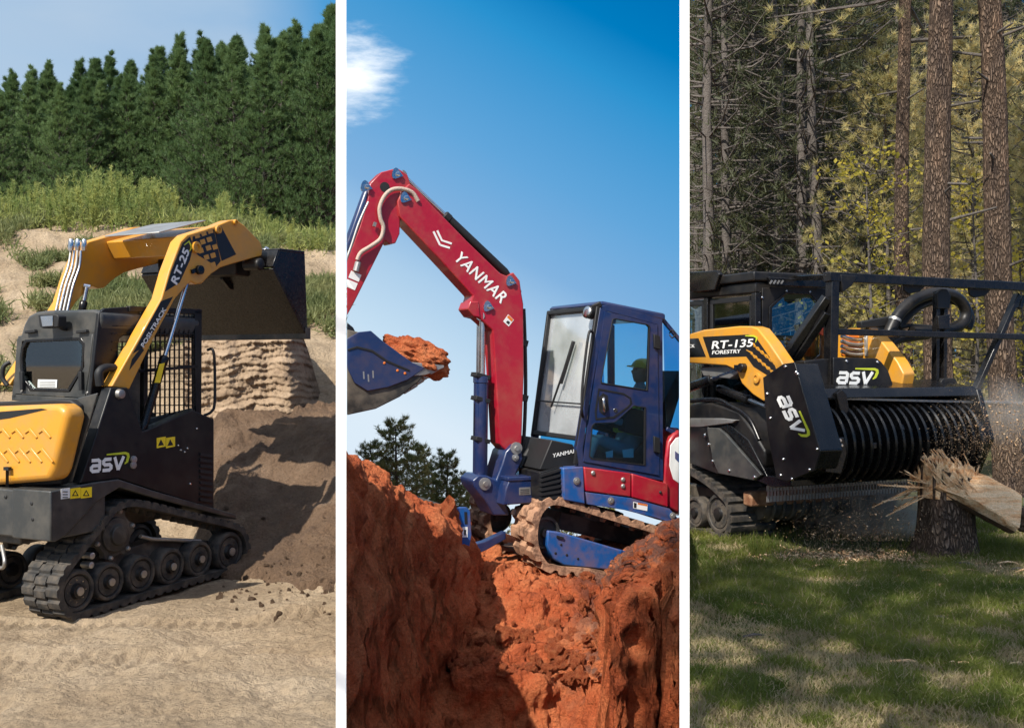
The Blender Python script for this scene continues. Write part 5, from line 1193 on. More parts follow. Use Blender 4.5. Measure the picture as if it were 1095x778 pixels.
def head():
    mb = MB(); n = 28; m = 22; V = []
    for j in range(m + 1):
        t = math.pi * j / m
        for k in range(n):
            a = 2 * math.pi * k / n; ca, sa, z = math.cos(a) * math.sin(t), math.sin(a) * math.sin(t), math.cos(t)
            x = ca * .098; y = sa * .076; zz = z * .118
            if z < 0: x = x * (1 + .15 * z) + .012 * -z * (ca > 0); y *= (1 + .28 * z)
            g = math.exp(-((sa / .20) ** 2)) * (ca > .3)
            x += g * (.026 * math.exp(-((z + .18) / .16) ** 2) + .010 * math.exp(-((z + .56) / .07) ** 2) + .012 * math.exp(-((z + .85) / .14) ** 2) - .006 * math.exp(-((z + .47) / .05) ** 2))
            for s_ in (-1, 1): x -= .010 * math.exp(-((sa - s_ * .33) / .16) ** 2 - ((z - .08) / .12) ** 2) * (ca > .3)
            V.append((hx + x, hv + y, hz + zz))
    F = [(j * n + k, (j + 1) * n + k, (j + 1) * n + (k + 1) % n, j * n + (k + 1) % n) for j in range(m) for k in range(n)]
    mb.add(V, F)
    for s_ in (-1, 1): mb.lathe((hx - .01, hv + s_ * .074, hz - .01), (0, s_, 0), [(0, .02), (.008, .027), (.016, .018)], 12)
    h = mb.build('head', 'skin', op, smooth=80)
    for s_ in (-1, 1):
        e = MB(); e.lathe((hx + .080, hv + s_ * .029, hz + .01), (1, s_ * .25, 0), [(0, .012), (.006, .009), (.008, .003)], 10); e.build('eye', 'ink', h)
    hm = MB(); prof = [(0, .124), (.03, .118), (.06, .104), (.085, .08), (.102, .045), (.108, .01)]
    hm.lathe((hx - .008, hv, hz + .035), (.06, 0, 1), prof, 28)
    hm.prism([(hx + .06, hv - .085, hz + .03), (hx + .14, hv - .07, hz + .022), (hx + .165, hv, hz + .018), (hx + .14, hv + .07, hz + .022), (hx + .06, hv + .085, hz + .03)], (0, 0, .012))
    hm.build('hard_hat', 'helmet', op, smooth=50)
head()
vm = MB(); vm.loft([(hx - .20, hv - .17, hz - .24), (hx + .06, hv - .17, hz - .26), (hx + .06, hv + .17, hz - .26), (hx - .20, hv + .17, hz - .24)], [(hx - .22, hv - .17, hz - .62), (hx + .10, hv - .17, hz - .64), (hx + .10, hv + .17, hz - .64), (hx - .22, hv + .17, hz - .62)])
vm.build('vest', 'hivis', op, bevel=.04)
def hand(c, s_):
    c = Vector(c)
    jo = [(tuple(c), .026, .018), (tuple(c + Vector((.045, 0, -.002))), .034, .016), (tuple(c + Vector((.075, 0, -.006))), .036, .014)]
    ed = [(0, 1), (1, 2)]
    for k, (o_, l) in enumerate(((-.027, .055), (-.009, .064), (.009, .060), (.026, .046))):
        b = len(jo); jo += [(tuple(c + Vector((.085, o_, -.008))), .010), (tuple(c + Vector((.085 + l * .45, o_ * 1.1, -.022))), .009), (tuple(c + Vector((.085 + l * .55, o_ * 1.1, -.052))), .008)]
        ed += [(2, b), (b, b + 1), (b + 1, b + 2)]
    b = len(jo); jo += [(tuple(c + Vector((.03, -s_ * .035, -.01))), .012), (tuple(c + Vector((.06, -s_ * .045, -.035))), .010)]; ed += [(1, b), (b, b + 1)]
    skin_body('hand', jo, ed, 'skin', op, 1)
hand((hx + .34, hv + .21, hz - .55), 1); hand((hx + .34, hv - .21, hz - .55), -1)
# clay heaped in the bucket
def lump(name, c, r, seed, mat, parent=None, n=4, amp=.28, flat=1):
    bm = bmesh.new(); bmesh.ops.create_icosphere(bm, subdivisions=n, radius=1)
    for v in bm.verts:
        d = v.co.normalized(); k = 1 + amp * fr_noise(d.x * 1.3 + seed, d.y * 1.3, d.z * 1.3, 5) + amp * .4 * fr_noise(d.x * 5 + seed, d.y * 5, d.z * 5, 4)
        v.co = Vector((d.x * r[0] * k, d.y * r[1] * k, d.z * r[2] * k))
    me = bpy.data.meshes.new(name); bm.to_mesh(me); bm.free(); me.shade_smooth(); me.set_sharp_from_angle(angle=R(50))
    o = bpy.data.objects.new(name, me); col.objects.link(o); me.materials.append(M[mat]); o.location = c; return o
p = E.M @ E.side(446, 381, -.58)
ld = lump('clay_heap', p, (.31, .24, .16), 3.3, 'clay', amp=.30, n=5); tag(ld, 'heap of red clay lying in the raised excavator bucket', 'clay heap'); ld.rotation_euler = (0, R(20), R(10))
# keep it on its own side of both gap wedges
def crop_both(root):
    crop(root, 371.0, True); crop(root, 726.2, False)
crop_both(ER)
# ---------------------------------------------------------------- forestry mulcher machine
ra = R(25)
RM = Frame((1.93, 9.2, 0), (math.sin(ra), -math.cos(ra), 0), (-math.cos(ra), -math.sin(ra), 0), (0, 0, 1), 'forestry_mulcher'); RR = RM.root
tag(RR, 'black and yellow tracked forestry mulcher machine with guard frame grinding a stump', 'mulcher')
def rs(name, pts, v0, v1, mat, parent=None, bevel=.006): return sp_(RM, name, pts, v0, v1, mat, parent or RR, bevel)
def rf(name, pts, u0, u1, mat, parent=None, bevel=.006): return fp_(RM, name, pts, u0, u1, mat, parent or RR, bevel)
rp = [(0.0, .10), (.03, .22), (.0, .34), (-.10, .42), (-.40, .54), (-.9, .64), (-1.4, .64), (-1.9, .48), (-2.05, .27), (-1.95, .08), (-1.0, .03), (-.15, .03)]
for v0, v1 in ((0, -.5), (-1.35, -1.85)):
    belt('rubber_track', RR, rp, v0, v1, .035, .028, 56, 'rubber', 1)
    for u, r, nb in ((-.19, .20, 6), (-.56, .16, 0), (-.90, .16, 0), (-1.24, .16, 0), (-1.6, .16, 0)):
        wheel(RM, (u, v0 - .03, .235 if r > .18 else .20), r * .92, .16, RR, 'road_wheel', nb, hub=.3)
    mb = MB(); mb.box((-1.9, v0 - .2, .25), (-.15, v0 - .32, .42)); mb.build('track_frame', 'black_dusty', RR, bevel=.01)
mb = MB(); mb.box((-2.1, -.4, .38), (-.25, -1.45, 1.0)); mb.build('chassis', 'black_dusty', RR, bevel=.01)
# side plates
rs('side_plate', [(700, 452), (757, 455), (769, 504), (768, 507), (735, 494), (700, 480)], .0, -.08, 'black', bevel=.008)
sp2 = rs('corner_plate', [(755.7, 457), (768, 457.5), (776, 464), (814, 507.5), (806, 513.5), (768, 506), (762, 492)], .03, .0, 'charcoal', bevel=.006)
for x, y in ((754, 465), (758, 475), (762, 493), (780, 503), (807, 510)): bolt(RM, RM.side(x, y, .03), 2, sp2, .017)
mb = MB(); q = RM.sides([(768, 457.5), (776, 464), (822, 519), (822, 512), (800, 470), (778, 452)], -.01)
mb.prism(q, (0, -.5, 0)); mb.build('front_slope', 'black_gloss', RR, bevel=.008)
mb = MB(); q = RM.sides([(700, 436), (760, 430), (790, 440), (806, 462), (818, 482), (818, 500), (776, 466), (757, 457), (700, 452)], -.03)
mb.prism(q, (0, -.42, 0)); mb.build('side_tank', 'black', RR, bevel=.02)
rs('dusty_ledge', [(700, 447), (770, 447), (787, 449), (783, 452), (750, 456), (700, 457)], .01, -.35, 'steel_dull', bevel=.006)
hose([RM.side(x, y, -.04) for x, y in ((735, 429), (765, 427), (780, 433), (800, 446), (812, 470))], .02, 'side_rail', 'black_gloss', RR)
rs('front_step', [(806, 512), (822, 508), (846, 513), (846, 520), (826, 521)], -.0, -.4, 'black_gloss', bevel=.006)
# lift arms
arm2 = [(690, 362), (737, 357), (752, 352.5), (790, 348.5), (803, 348.6), (810, 351), (822, 366), (835.5, 386), (842, 400), (838, 425), (816, 429), (805, 422), (793, 410), (787.5, 396), (776.5, 391), (737, 388), (690, 386)]
auw = RM.sides(arm2, -.06)
for v0 in (-.06, -1.36):
    mb = MB(); mb.prism([(p.x, v0, p.z) for p in auw], (0, -.14, 0)); o = mb.build('lift_arm', 'yellow', RR, bevel=.012)
    if v0 == -.06: AR = o
dvv = -.0585
rs('arm_decal', [(751.5, 360), (800, 357.5), (808, 360), (828, 389), (831, 397), (822, 402), (806, 392), (798, 381), (759, 382.5)], -.0598, dvv, 'decal_black', AR, 0)
rs('arm_decal', [(690, 364), (747, 361.5), (755, 381.5), (690, 383)], -.0598, dvv, 'decal_black', AR, 0)
letters(RM, 'RT-135', 760, 373, 1, -.058, 8.2, -3.5, 'white', AR, offset=.022, shear=.19, width=1.28)
letters(RM, 'FORESTRY', 761, 378.8, 1, -.058, 3.9, -3, 'white', AR, offset=.02, shear=.2, width=1.18)
letters(RM, 'CK', 736.5, 371.5, 1, -.058, 3.2, -2, 'white', AR, offset=.02, shear=.1)
rs('lime_hook', stroke_poly([(797, 358.8), (806, 359), (809.5, 361), (808, 366)], [1, 2, 2.2, .6]), -.058, -.057, 'lime', AR, 0)
for k in range(6):     # dark tyre-mark decal: yellow slashes between the black
    x = 801 + k * 4.6; y = 366 + k * 4.0
    rs('decal_slash', stroke_poly([(x, y), (x + 5, y + 1.5), (x + 9, y + 8)], [.8, 1.8, .8]), -.0582, -.0575, 'yellow', AR, 0)
    rs('decal_slash', stroke_poly([(x - 3, y + 8), (x + 3, y + 11), (x + 6, y + 17)], [.8, 1.8, .8]), -.0582, -.0575, 'yellow', AR, 0)
for x, y, r in ((810, 404, .045), (821, 410, .03)):
    mb = MB(); mb.lathe(RM.side(x, y, -.06), (0, 1, 0), [(0, r), (.02, r), (.022, r * .5), (.012, r * .45)], 20); mb.build('pivot_boss', 'yellow', AR)
mb = MB(); p = RM.side(792, 393, -.05); mb.bar(p + Vector((-.06, 0, 0)), p + Vector((.05, 0, 0)), .06, .05); mb.lathe(p + Vector((.04, 0, 0)), (0, 1, 0), [(-.02, .04), (.04, .04), (.045, .02)], 18); mb.build('ram_pin', 'black_gloss', AR, bevel=.004)
cylinder_('lift_ram', RM.side(700, 428, -.16), RM.side(792, 394, -.14), .70, .045, .026, RR)
cylinder_('tilt_ram', RM.side(770, 415, -.24), RM.side(822, 436, -.24), .6, .04, .022, RR)
mb = MB(); mb.prism(RM.sides([(748, 393), (778, 391), (790, 398), (780, 405), (752, 402)], -.12), (0, -.1, 0)); mb.build('arm_bracket', 'steel_dull', RR, bevel=.01)
# cab
vc = -.45; c0 = RM.side(808, 340, vc); uc = c0.x
zr = RM.side(806, 294, vc).z; zb = .95
mb = MB(); mb.box((uc + .04, vc + .05, zr - .06), (uc - 1.7, -1.42, zr + .03)); mb.box((uc + .02, vc + .02, zr - .17), (uc - 1.6, -1.38, zr - .065)); rf_ = mb.build('cab_roof', 'black', RR, bevel=.015)
rs('roof_visor', [(737, 291), (766, 289), (769, 293), (764, 310), (745, 312), (700, 312), (700, 291)], vc + .09, vc + .04, 'black_gloss', rf_, .008)
rf('front_roof_box', [(819, 296.5), (884, 300), (884, 308), (822, 305.5)], uc + .06, uc + .1, 'black_gloss', rf_)
for k in range(4): rf('vent_slot', stroke_poly([(823 + k * 4, 303.5), (825.5 + k * 4, 299.8)], 1.6), uc + .10, uc + .105, 'steel_dull', rf_, 0)
for (u, v) in ((uc, vc), (uc, -1.36), (uc - .75, vc), (uc - 1.45, vc), (uc - 1.45, -1.36)):
    mb = MB(); mb.box((u - .03, v - .035, zb), (u + .035, v + .03, zr - .17)); mb.build('cab_post', 'black_gloss', RR, bevel=.006)
mb = MB(); mb.box((uc - 1.45, vc + .01, zb - .3), (uc + .03, -1.36, zb + .12)); mb.build('cab_base', 'black', RR, bevel=.01)
wf = [(823.5, 329), (840, 313.7), (866, 315), (877, 327), (876, 379), (868, 385), (840, 385), (823.5, 362)]
of = [(813, 308), (838, 307), (870, 308), (889, 310), (888, 390), (870, 394), (838, 392), (813, 380)]
mb = MB(); mb.ring(RM.fronts(of, uc), RM.fronts(wf, uc), (.03, 0, 0)); fd = mb.build('front_door', 'black', RR, bevel=.005)
rf('door_glass', wf, uc + .012, uc + .016, 'glass_grey', fd, 0)
mb = MB(); w2_ = [(850 + (x - 850) * 1.06, 350 + (y - 350) * 1.05) for x, y in wf]; mb.ring(RM.fronts(w2_, uc + .03), RM.fronts(wf, uc + .03), (.012, 0, 0)); mb.build('window_trim', 'black_gloss', fd, bevel=.003)
for x, y in ((841, 311), (866, 312), (815, 318), (812, 345)): bolt(RM, RM.front(x, y, uc + .03), 1, fd, .013, 'steel', .01)
# side glazing and things inside the cab
for ua, ub in ((uc - .04, uc - .70), (uc - .80, uc - 1.42)):
    mb = MB(); mb.box((ua, vc - .005, zb + .13), (ub, vc - .012, zr - .18)); mb.build('side_glass', 'glass_grey', RR)
    mb = MB()
    for a, b in (((ua, zb + .13), (ub, zb + .17)), ((ua, zr - .24), (ub, zr - .19)), ((ua, zb + .13), (ua - .04, zr - .19)), ((ub + .04, zb + .13), (ub, zr - .19))): mb.box((a[0], vc - .02, a[1]), (b[0], vc + .01, b[1]))
    mb.build('side_frame', 'ink', RR, bevel=.004)
for k, (u, v) in enumerate(((uc - .45, -.9), (uc - .9, -.62))):
    mb = MB(); mb.ring([(u, v, 1.15), (u, v - .5, 1.15), (u, v - .5, 1.75), (u, v, 1.75)], [(u, v - .03, 1.18), (u, v - .47, 1.18), (u, v - .47, 1.72), (u, v - .03, 1.72)], (.02, 0, 0)); mb.box((u, v - .23, 1.18), (u + .02, v - .26, 1.72)); mb.build('inner_frame', 'ink', RR)
mb = MB(); u = uc - .2
for j in range(3):
    for i in range(2): mb.lathe((u, -1.05 - i * .12, 1.30 + j * .16), (1, 0, 0), [(0, .045), (.012, .045), (.012, .034), (0, .033)], 18)
mb.build('dial', 'steel_dull', RR)
mb = MB(); mb.box((uc - .55, -.75, zb + .1), (uc - 1.0, -1.15, zb + .32)); mb.box((uc - .95, -.72, zb + .3), (uc - 1.08, -1.18, zb + .85)); mb.build('seat', 'ink', RR, bevel=.04)
mb = MB(); mb.box((uc - .27, -.98, 1.1), (uc - .26, -1.33, 1.75)); mb.build('rear_panel', 'steel_dull', RR)
# mulching head ---------------------------------------------------
pc = RM.side(850, 455, .05); ud, zd = RM.front(940, 471, .80).x, RM.front(940, 471, .80).z
hdr = rs('end_plate', [(815.6, 403.6), (837, 389), (849.5, 387), (877, 482), (871, 503), (841, 515), (830, 511), (820, 461)], .05, .035, 'black', bevel=.006)
hs_ = rs('end_housing', [(817, 405), (838, 391), (850, 388.5), (876, 482), (870, 501.5), (842, 513.5), (831, 510), (821.5, 461)], .034, -.21, 'black_gloss', bevel=.01)
emblem(RM, 829.5, 424.0, 14.0, 66, 1, .0505, hdr)
for x, y in ((840, 392), (851.5, 398), (820.5, 421), (853, 400), (824, 447), (838, 491), (874, 480), (866, 502), (835, 508), (847, 512)): bolt(RM, RM.side(x, y, .05), 2, hdr, .014)
# bracket with four nuts and the pin links on the housing front
uf = RM.side(876, 482, -.05).x
rf('bolt_bracket', [(879, 468), (899, 467), (902, 484), (896, 506), (879, 504)], uf - .02, uf + .02, 'black_gloss')
for x, y in ((889, 471), (897.5, 470.5), (890, 476.5), (899, 476)): bolt(RM, RM.front(x, y, uf + .02), 1, RR, .016, 'steel', .02)
for dx in (0, 21):
    rf('link_plate', [(870 + dx, 420), (876 + dx, 416), (881 + dx, 421), (885 + dx, 447), (879 + dx, 449), (873 + dx, 436)], uf - .18, uf - .14, 'black_gloss')
mb = MB(); mb.lathe(RM.front(872.5, 422, uf - .14), (1, 0, 0), [(0, .035), (.03, .032), (.034, .015)], 18); mb.build('pivot_pin', 'steel', RR)
# rotor drum with its rings
VA, VB = -.21, -2.02
rotor = MB(); rr0 = .30
rotor.lathe((ud, VA, zd), (0, -1, 0), [(0, rr0 * .86), (VA - VB, rr0 * .86)], 48); rot = rotor.build('rotor_drum', 'black_gloss', RR, smooth=40)
nring = 19
for k in range(nring):
    v = VA - .06 - k * (VA - VB - .1) / nring
    mb = MB(); t_ = .05 * (k % 2 - .5)
    c = (ud, v, zd); mb.lathe((ud, v, zd), (.10, -1, .06), [(-.016, rr0 * .88), (-.014, rr0 * 1.12), (0, rr0 * 1.15), (.014, rr0 * 1.12), (.016, rr0 * .88)], 48)
    mb.build('rotor_ring', 'black_gloss', rot, smooth=30)
rg_ = random.Random(4)
for k in range(30):
    a = rg_.uniform(0, 6.28); v = VA - .1 - rg_.random() * (VA - VB - .2); d = Vector((math.cos(a), 0, math.sin(a)))
    p = Vector((ud, v, zd)) + d * rr0 * .95; mb = MB(); mb.bar(p - d * .06, p + d * .05, .05, .045, up=(0, 1, 0)); mb.build('cutter_tooth', 'black_gloss', rot, bevel=.006)
mb = MB(); top = zd + .36
mb.prism([(ud - .50, VA, zd - .25), (ud - .50, VA, top + .1), (ud - .30, VA, top + .16), (ud + .12, VA, top + .10), (ud + .16, VA, top + .02), (ud - .25, VA, top - .02), (ud - .42, VA, zd + .1), (ud - .44, VA, zd - .25)], (0, VB - VA, 0)); hh = mb.build('rotor_housing', 'black_gloss', RR, bevel=.008)
mb = MB(); mb.prism([(ud - .5, VB, zd - .35), (ud - .5, VB, top + .1), (ud + .14, VB, top + .08), (ud + .28, VB, zd), (ud + .1, VB, zd - .38)], (0, -.06, 0)); mb.build('end_housing', 'black_gloss', RR, bevel=.01)
uh = ud - .1
rf('hood_edge', [(870, 423), (900, 424.5), (1000, 427), (1130, 430), (1130, 433), (1000, 430), (870, 426.5)], uh + .12, uh + .2, 'steel_dull', hh, .004)
pn = rf('front_panel', [(889.5, 382), (936, 383), (941, 387), (948, 396), (957.5, 423), (889.5, 423)], uh + .02, uh + .04, 'black', hh)
emblem(RM, 893.5, 410.5, 14, 1.5, 0, uh + .0405, pn, sx=.86)
for x, y in ((905, 386), (938, 387), (921, 422), (951, 422)): bolt(RM, RM.front(x, y, uh + .04), 1, pn, .014)
rf('rear_hood', [(850, 386), (892, 382), (892, 424), (856, 424)], uh - .12, uh + .0, 'black')
# other lift arm end seen above the hood
rf('lift_arm_end', [(945, 381), (949, 384), (962, 400), (972, 423), (958, 423), (950, 405)], uh - .5, uh - .44, 'yellow', bevel=.006)
M['wood_pale'] = paint('pale_split_wood', (.62, .42, .24), .8, dust=(.75, .58, .38), damt=.8, dscale=9, bump=.5)
rf('arm_end_face', [(949.5, 383), (955, 384), (965, 397), (974, 423), (966, 423), (960, 400)], uh - .43, uh - .4, 'wood_pale', bevel=.006)
# guard frame ------------------------------------------------------
ug = uh - .02
def gbar(name, p, q, w, h=None, u=ug, u2=None, mat='black_gloss'):
    m = MB(); m.bar(RM.front(p[0], p[1], u), RM.front(q[0], q[1], u if u2 is None else u2), w, h or w, up=(1, 0, 0)); return m.build(name, mat, RR, bevel=.006)
gbar('guard_upright', (890.5, 292), (887.5, 422), .085, .085)
gbar('guard_top_bar', (884, 296), (1140, 309), .08, .09)
gbar('guard_middle_bar', (893, 354.5), (1140, 361.5), .055, .06)
rf('gusset', [(893, 294), (911, 295.5), (905, 306), (895, 313)], ug - .02, ug + .05, 'black')
for x in (978, 1048): rf('hanging_flap', [(x - 14, 302 + (x - 978) * .06), (x + 13, 303 + (x - 978) * .06), (x + 4, 312 + (x - 978) * .06), (x - 8, 314.5 + (x - 978) * .06), (x - 13, 311 + (x - 978) * .06)], ug - .05, ug - .03, 'black', bevel=.008)
for x in (1001.5, 1009.5): gbar('centre_post', (x, 311), (x - 1.5, 416), .042, .06, ug - .1)
rf('centre_post_cap', [(999, 313), (1004, 309), (1009, 309), (1013, 316), (1012, 330), (999, 330)], ug - .09, ug - .05, 'black')
rf('centre_post_base', [(996, 409), (1000, 404), (1012, 404), (1017, 413), (1024, 422), (993, 422)], ug - .14, ug - .04, 'black')
rf('side_bracket', [(1001, 338), (1013, 336), (1013, 352), (1001, 352)], ug - .06, ug - .03, 'black_gloss')
gbar('guard_brace', (1088, 315), (1041, 421), .05, .065, ug - .05); gbar('guard_brace', (1094, 316), (1090, 330), .04, .04, ug - .05)
mb = MB()
for (p, q) in (((884, 318), (838, 384)), ((884, 334), (848, 386))): mb.bar(RM.front(*p, ug), RM.front(*q, ug - .25), .075, .07, up=(1, 0, 0))
mb.build('guard_brace', 'black_gloss', RR, bevel=.008)
gbar('roof_guard_bar', (886, 296), (850, 297), .05, .05, ug, uc)
gbar('roof_guard_bar', (895, 333), (884, 338), .03, .03, ug - .3)
# hose arch, manifold, lamp
arch = [(940, 383), (947, 366), (953, 350), (963, 333.5), (980, 319.5), (1003, 313), (1022, 317.5), (1032.5, 331), (1030, 344), (1018, 351.5), (1000, 355), (975, 355)]
hose([RM.front(x, y, ug - .32) for x, y in arch], .055, 'protected_hose', 'black', RR, 16)
hose([RM.front(x + 5, y + 7, ug - .40) for x, y in arch[:9]], .04, 'protected_hose', 'black', RR, 14)
hose([RM.front(x, y, ug - .34) for x, y in ((940, 382), (950, 371), (960, 364), (975, 361), (992, 359))], .035, 'protected_hose', 'black', RR, 14)
hose([RM.front(x, y, ug - .36) for x, y in ((962, 350), (975, 348), (990, 349), (1005, 350))], .018, 'protected_hose', 'ink', RR)
for x, y in ((957, 342), (940.5, 374)):
    mb = MB(); mb.lathe(RM.front(x, y, ug - .32), (0, -.45, .9), [(-.012, .059), (.012, .059)], 20); mb.build('hose_clamp', 'steel_dull', RR)
rf('manifold', [(899, 358), (921, 359), (922, 381), (899, 381)], ug - .6, ug - .5, 'orange', bevel=.01)
for k in range(4):
    y = 361 + k * 5.4; hose([RM.front(x, y + dy, ug - .45) for x, dy in ((900, -2), (908, 1), (918, 2), (928, .5), (939, 1))], .019, 'steel_line', 'steel' if k % 2 == 0 else 'steel_dull', RR)
rf('manifold_bar', [(923.5, 359), (928.5, 359), (929, 381), (924, 381)], ug - .42, ug - .38, 'steel_dull')
rf('light_bar', [(915, 344), (946, 338.5), (949, 343), (945, 349), (916, 351)], ug - .45, ug - .38, 'ink', bevel=.008)
rf('light_bar_bracket', [(924, 350), (944, 348), (952, 352), (930, 354)], ug - .45, ug - .4, 'steel_dull')
rf('red_marker', [(875, 346), (879, 348), (879, 359), (875, 357)], uc + .03, uc + .05, 'red')
# chain curtain and lower skid under the rotor
uq = ud - .40; cm = MB(); cv = -.12; kk = 0
while cv > -2.0:
    z = RM.front(900, 503, uq).z; n_ = 0
    while n_ < 5:
        if n_ % 2: cm.box((uq, cv - .004, z), (uq + .02, cv + .004, z - .05))
        else: cm.box((uq, cv - .013, z), (uq + .006, cv + .013, z - .05))
        z -= .046; n_ += 1
    cv -= .036; kk += 1
cm.build('chain_curtain', 'steel_dull', RR)
M['rust'] = paint('rusty_brown_steel', (.16, .065, .03), .7, dust=(.35, .20, .11), damt=.7, dscale=10, bump=.4)
mb = MB(); z0 = RM.front(880, 521, ud - .62).z; mb.box((ud - .72, -.10, z0), (ud - .60, -2.0, z0 - .13)); mb.build('skid_beam', 'rust', RR, bevel=.02)
mb = MB(); mb.lathe((ud - .75, -.28, .33), (0, -1, 0), [(0, .13), (1.5, .13)], 20)
for k in range(14): mb.lathe((ud - .75, -.35 - k * .11, .33), (0, -1, 0), [(0, .15), (.02, .16), (.04, .15)], 20)
mb.build('rear_roller', 'black_dusty', RR, smooth=30)
crop(RR, 737.8, True)
# ---------------------------------------------------------------- stump, split log, chips, dust, grass
M['stump_bark'] = earth('dark_stump_bark', [(.3, (.05, .032, .022)), (.5, (.13, .085, .055)), (.75, (.28, .19, .12))], 5, 1, 30, .05, stretch=(1, 1, .3))
M['split_wood'] = earth('freshly_split_wood', [(.3, (.45, .17, .07)), (.43, (.72, .40, .19)), (.58, (.85, .62, .38)), (.7, (.62, .30, .13))], 3, 1, 28, .03, stretch=(.8, 3, 6))
_nt = M['split_wood'].node_tree
for n_ in _nt.nodes:
    if n_.type == 'MAPPING': n_.inputs['Rotation'].default_value = (0, R(29), 0); n_.inputs['Scale'].default_value = (.9, 6, 6)
M['chip'] = paint('wood_chip', (.80, .58, .36), .8, dust=(.45, .22, .09), damt=.8, dscale=20)
SY = 8.75
def wx(px, Y=SY): return (px - CX) / FP * Y
st = bpy.data.objects.new('tree_stump', None); col.objects.link(st)
V = []; n, m = 72, 60; r0 = (1040 - 984) / FP * SY / 2; cx0 = wx(1012); ztop = P(1010, 508, SY).z
for j in range(m):
    t = j / (m - 1)
    for k in range(n):
        a = 2 * math.pi * k / n; z = -.08 + (ztop + .08 + .16 * max(0, -math.cos(a)) + .05 * noise.noise(Vector((math.cos(a) * 4, math.sin(a) * 4, 2)))) * t
        r = r0 * (1 + .30 * math.exp(-max(z, 0) * 7) * (1 + .5 * math.sin(a * 5)) + .07 * noise.noise(Vector((math.cos(a) * 4, math.sin(a) * 4, z * 1.5))) + .04 * noise.noise(Vector((math.cos(a) * 14, math.sin(a) * 14, z * 3))))
        V.append((math.cos(a) * r, math.sin(a) * r, z))
F = [(j * n + k, j * n + (k + 1) % n, (j + 1) * n + (k + 1) % n, (j + 1) * n + k) for j in range(m - 1) for k in range(n)]
V.append((0, 0, ztop - .04)); mbst = MB(); mbst.v = V; mbst.f = F + [((m - 1) * n + k, (m - 1) * n + (k + 1) % n, len(V) - 1) for k in range(n)]
mbst.build('stump_bark', 'bark', st, smooth=60)
rgs = random.Random(9)
for k in range(90):
    a = rgs.uniform(0, 6.28); r = r0 * rgs.uniform(.2, 1.02); h = rgs.uniform(.02, .14) * (1.3 if math.cos(a) < .3 else .8); w = rgs.uniform(.015, .05)
    b_ = Vector((math.cos(a) * r, math.sin(a) * r, ztop - .06)); tt = b_ + Vector((rgs.uniform(-.08, .03), rgs.uniform(-.05, .02), h + .06)); mb = MB()
    d = Vector((math.cos(a + 1.57), math.sin(a + 1.57), 0)); e_ = Vector((math.cos(a), math.sin(a), 0))
    mb.loft([b_ - d * w, b_ - e_ * w * .5, b_ + d * w, b_ + e_ * w * .5], [tt - d * w * .15, tt - e_ * .003, tt + d * w * .15, tt + e_ * .003]); mb.build('splinter', 'split_wood', st, smooth=0)
for k in range(16):   # strands torn away to the left of the stump
    b_ = Vector((-r0 * .8, -r0 * .3 + rgs.uniform(-.1, .2), ztop - rgs.uniform(.02, .18))); e_ = b_ + Vector((-rgs.uniform(.12, .5), rgs.uniform(-.15, .1), rgs.uniform(-.22, .14)))
    mb = MB(); mb.bar(b_, e_, rgs.uniform(.008, .022), rgs.uniform(.006, .014)); mb.build('splinter', 'split_wood', st, smooth=0)
mb = MB(); tv = []
for ring, (rf2, zo) in enumerate(((1.03, -.16), (1.0, .0), (.80, .03), (.4, -.03), (.05, -.05))):
    for k in range(96):
        a = 2 * math.pi * k / 96; j_ = (rgs.uniform(-.02, .11) if ring in (1, 2) else 0) + .10 * max(0, -math.cos(a)) * (ring > 0)
        tv.append((math.cos(a) * r0 * rf2, math.sin(a) * r0 * rf2, ztop - .02 + zo + j_))
mb.add(tv, [(i * 96 + k, i * 96 + (k + 1) % 96, (i + 1) * 96 + (k + 1) % 96, (i + 1) * 96 + k) for i in range(4) for k in range(96)]); mb.build('torn_top', 'split_wood', st, smooth=0, fix=False)
st.location = (cx0, SY, 0); tag(st, 'shattered dark tree stump with pale splinters being ground by the rotor', 'stump')
lg = bpy.data.objects.new('split_log', None); col.objects.link(lg)
A0 = P(1003, 507, SY - .1); B0 = P(1089, 548, SY - .35); d = (B0 - A0).normalized(); sd_ = Vector((0, -1, 0)); up_ = sd_.cross(d).normalized() * -1
if up_.z < 0: up_ = -up_
ny_ = (up_ * .62 + sd_ * .78).normalized(); nx_ = (sd_ * .62 - up_ * .78).normalized(); N = 60; K = 40; V = []
for j in range(N):
    t = j / (N - 1); c = A0 + (B0 - A0) * t + up_ * (.03 * math.sin(t * 3) )
    hw = .10 + .045 * t ** .6 * (1 - .25 * t) + .01 * noise.noise(Vector((t * 6, 0, 0)))
    for k in range(K):
        a = 2 * math.pi * k / K; q = Vector((math.copysign(abs(math.cos(a)) ** .45, math.cos(a)), math.copysign(abs(math.sin(a)) ** .45, math.sin(a))))
        fl = .25 if q.y > 0 else 1.0
        nn = 1 + .10 * noise.noise(Vector((q.x * 5, q.y * 5, t * 3))) + .12 * noise.noise(Vector((q.x * 16, q.y * 16, t * 2.5)))
        V.append(c + nx_ * q.x * hw * nn * 1.3 + ny_ * q.y * hw * fl * nn)
F = [(j * K + k, j * K + (k + 1) % K, (j + 1) * K + (k + 1) % K, (j + 1) * K + k) for j in range(N - 1) for k in range(K)] + [tuple(range(K)), tuple(range((N - 1) * K, N * K))]
mb = MB(); mb.add(V, F); lw_ = mb.build('split_face', 'split_wood', lg, smooth=25)
mb = MB(); V2 = []
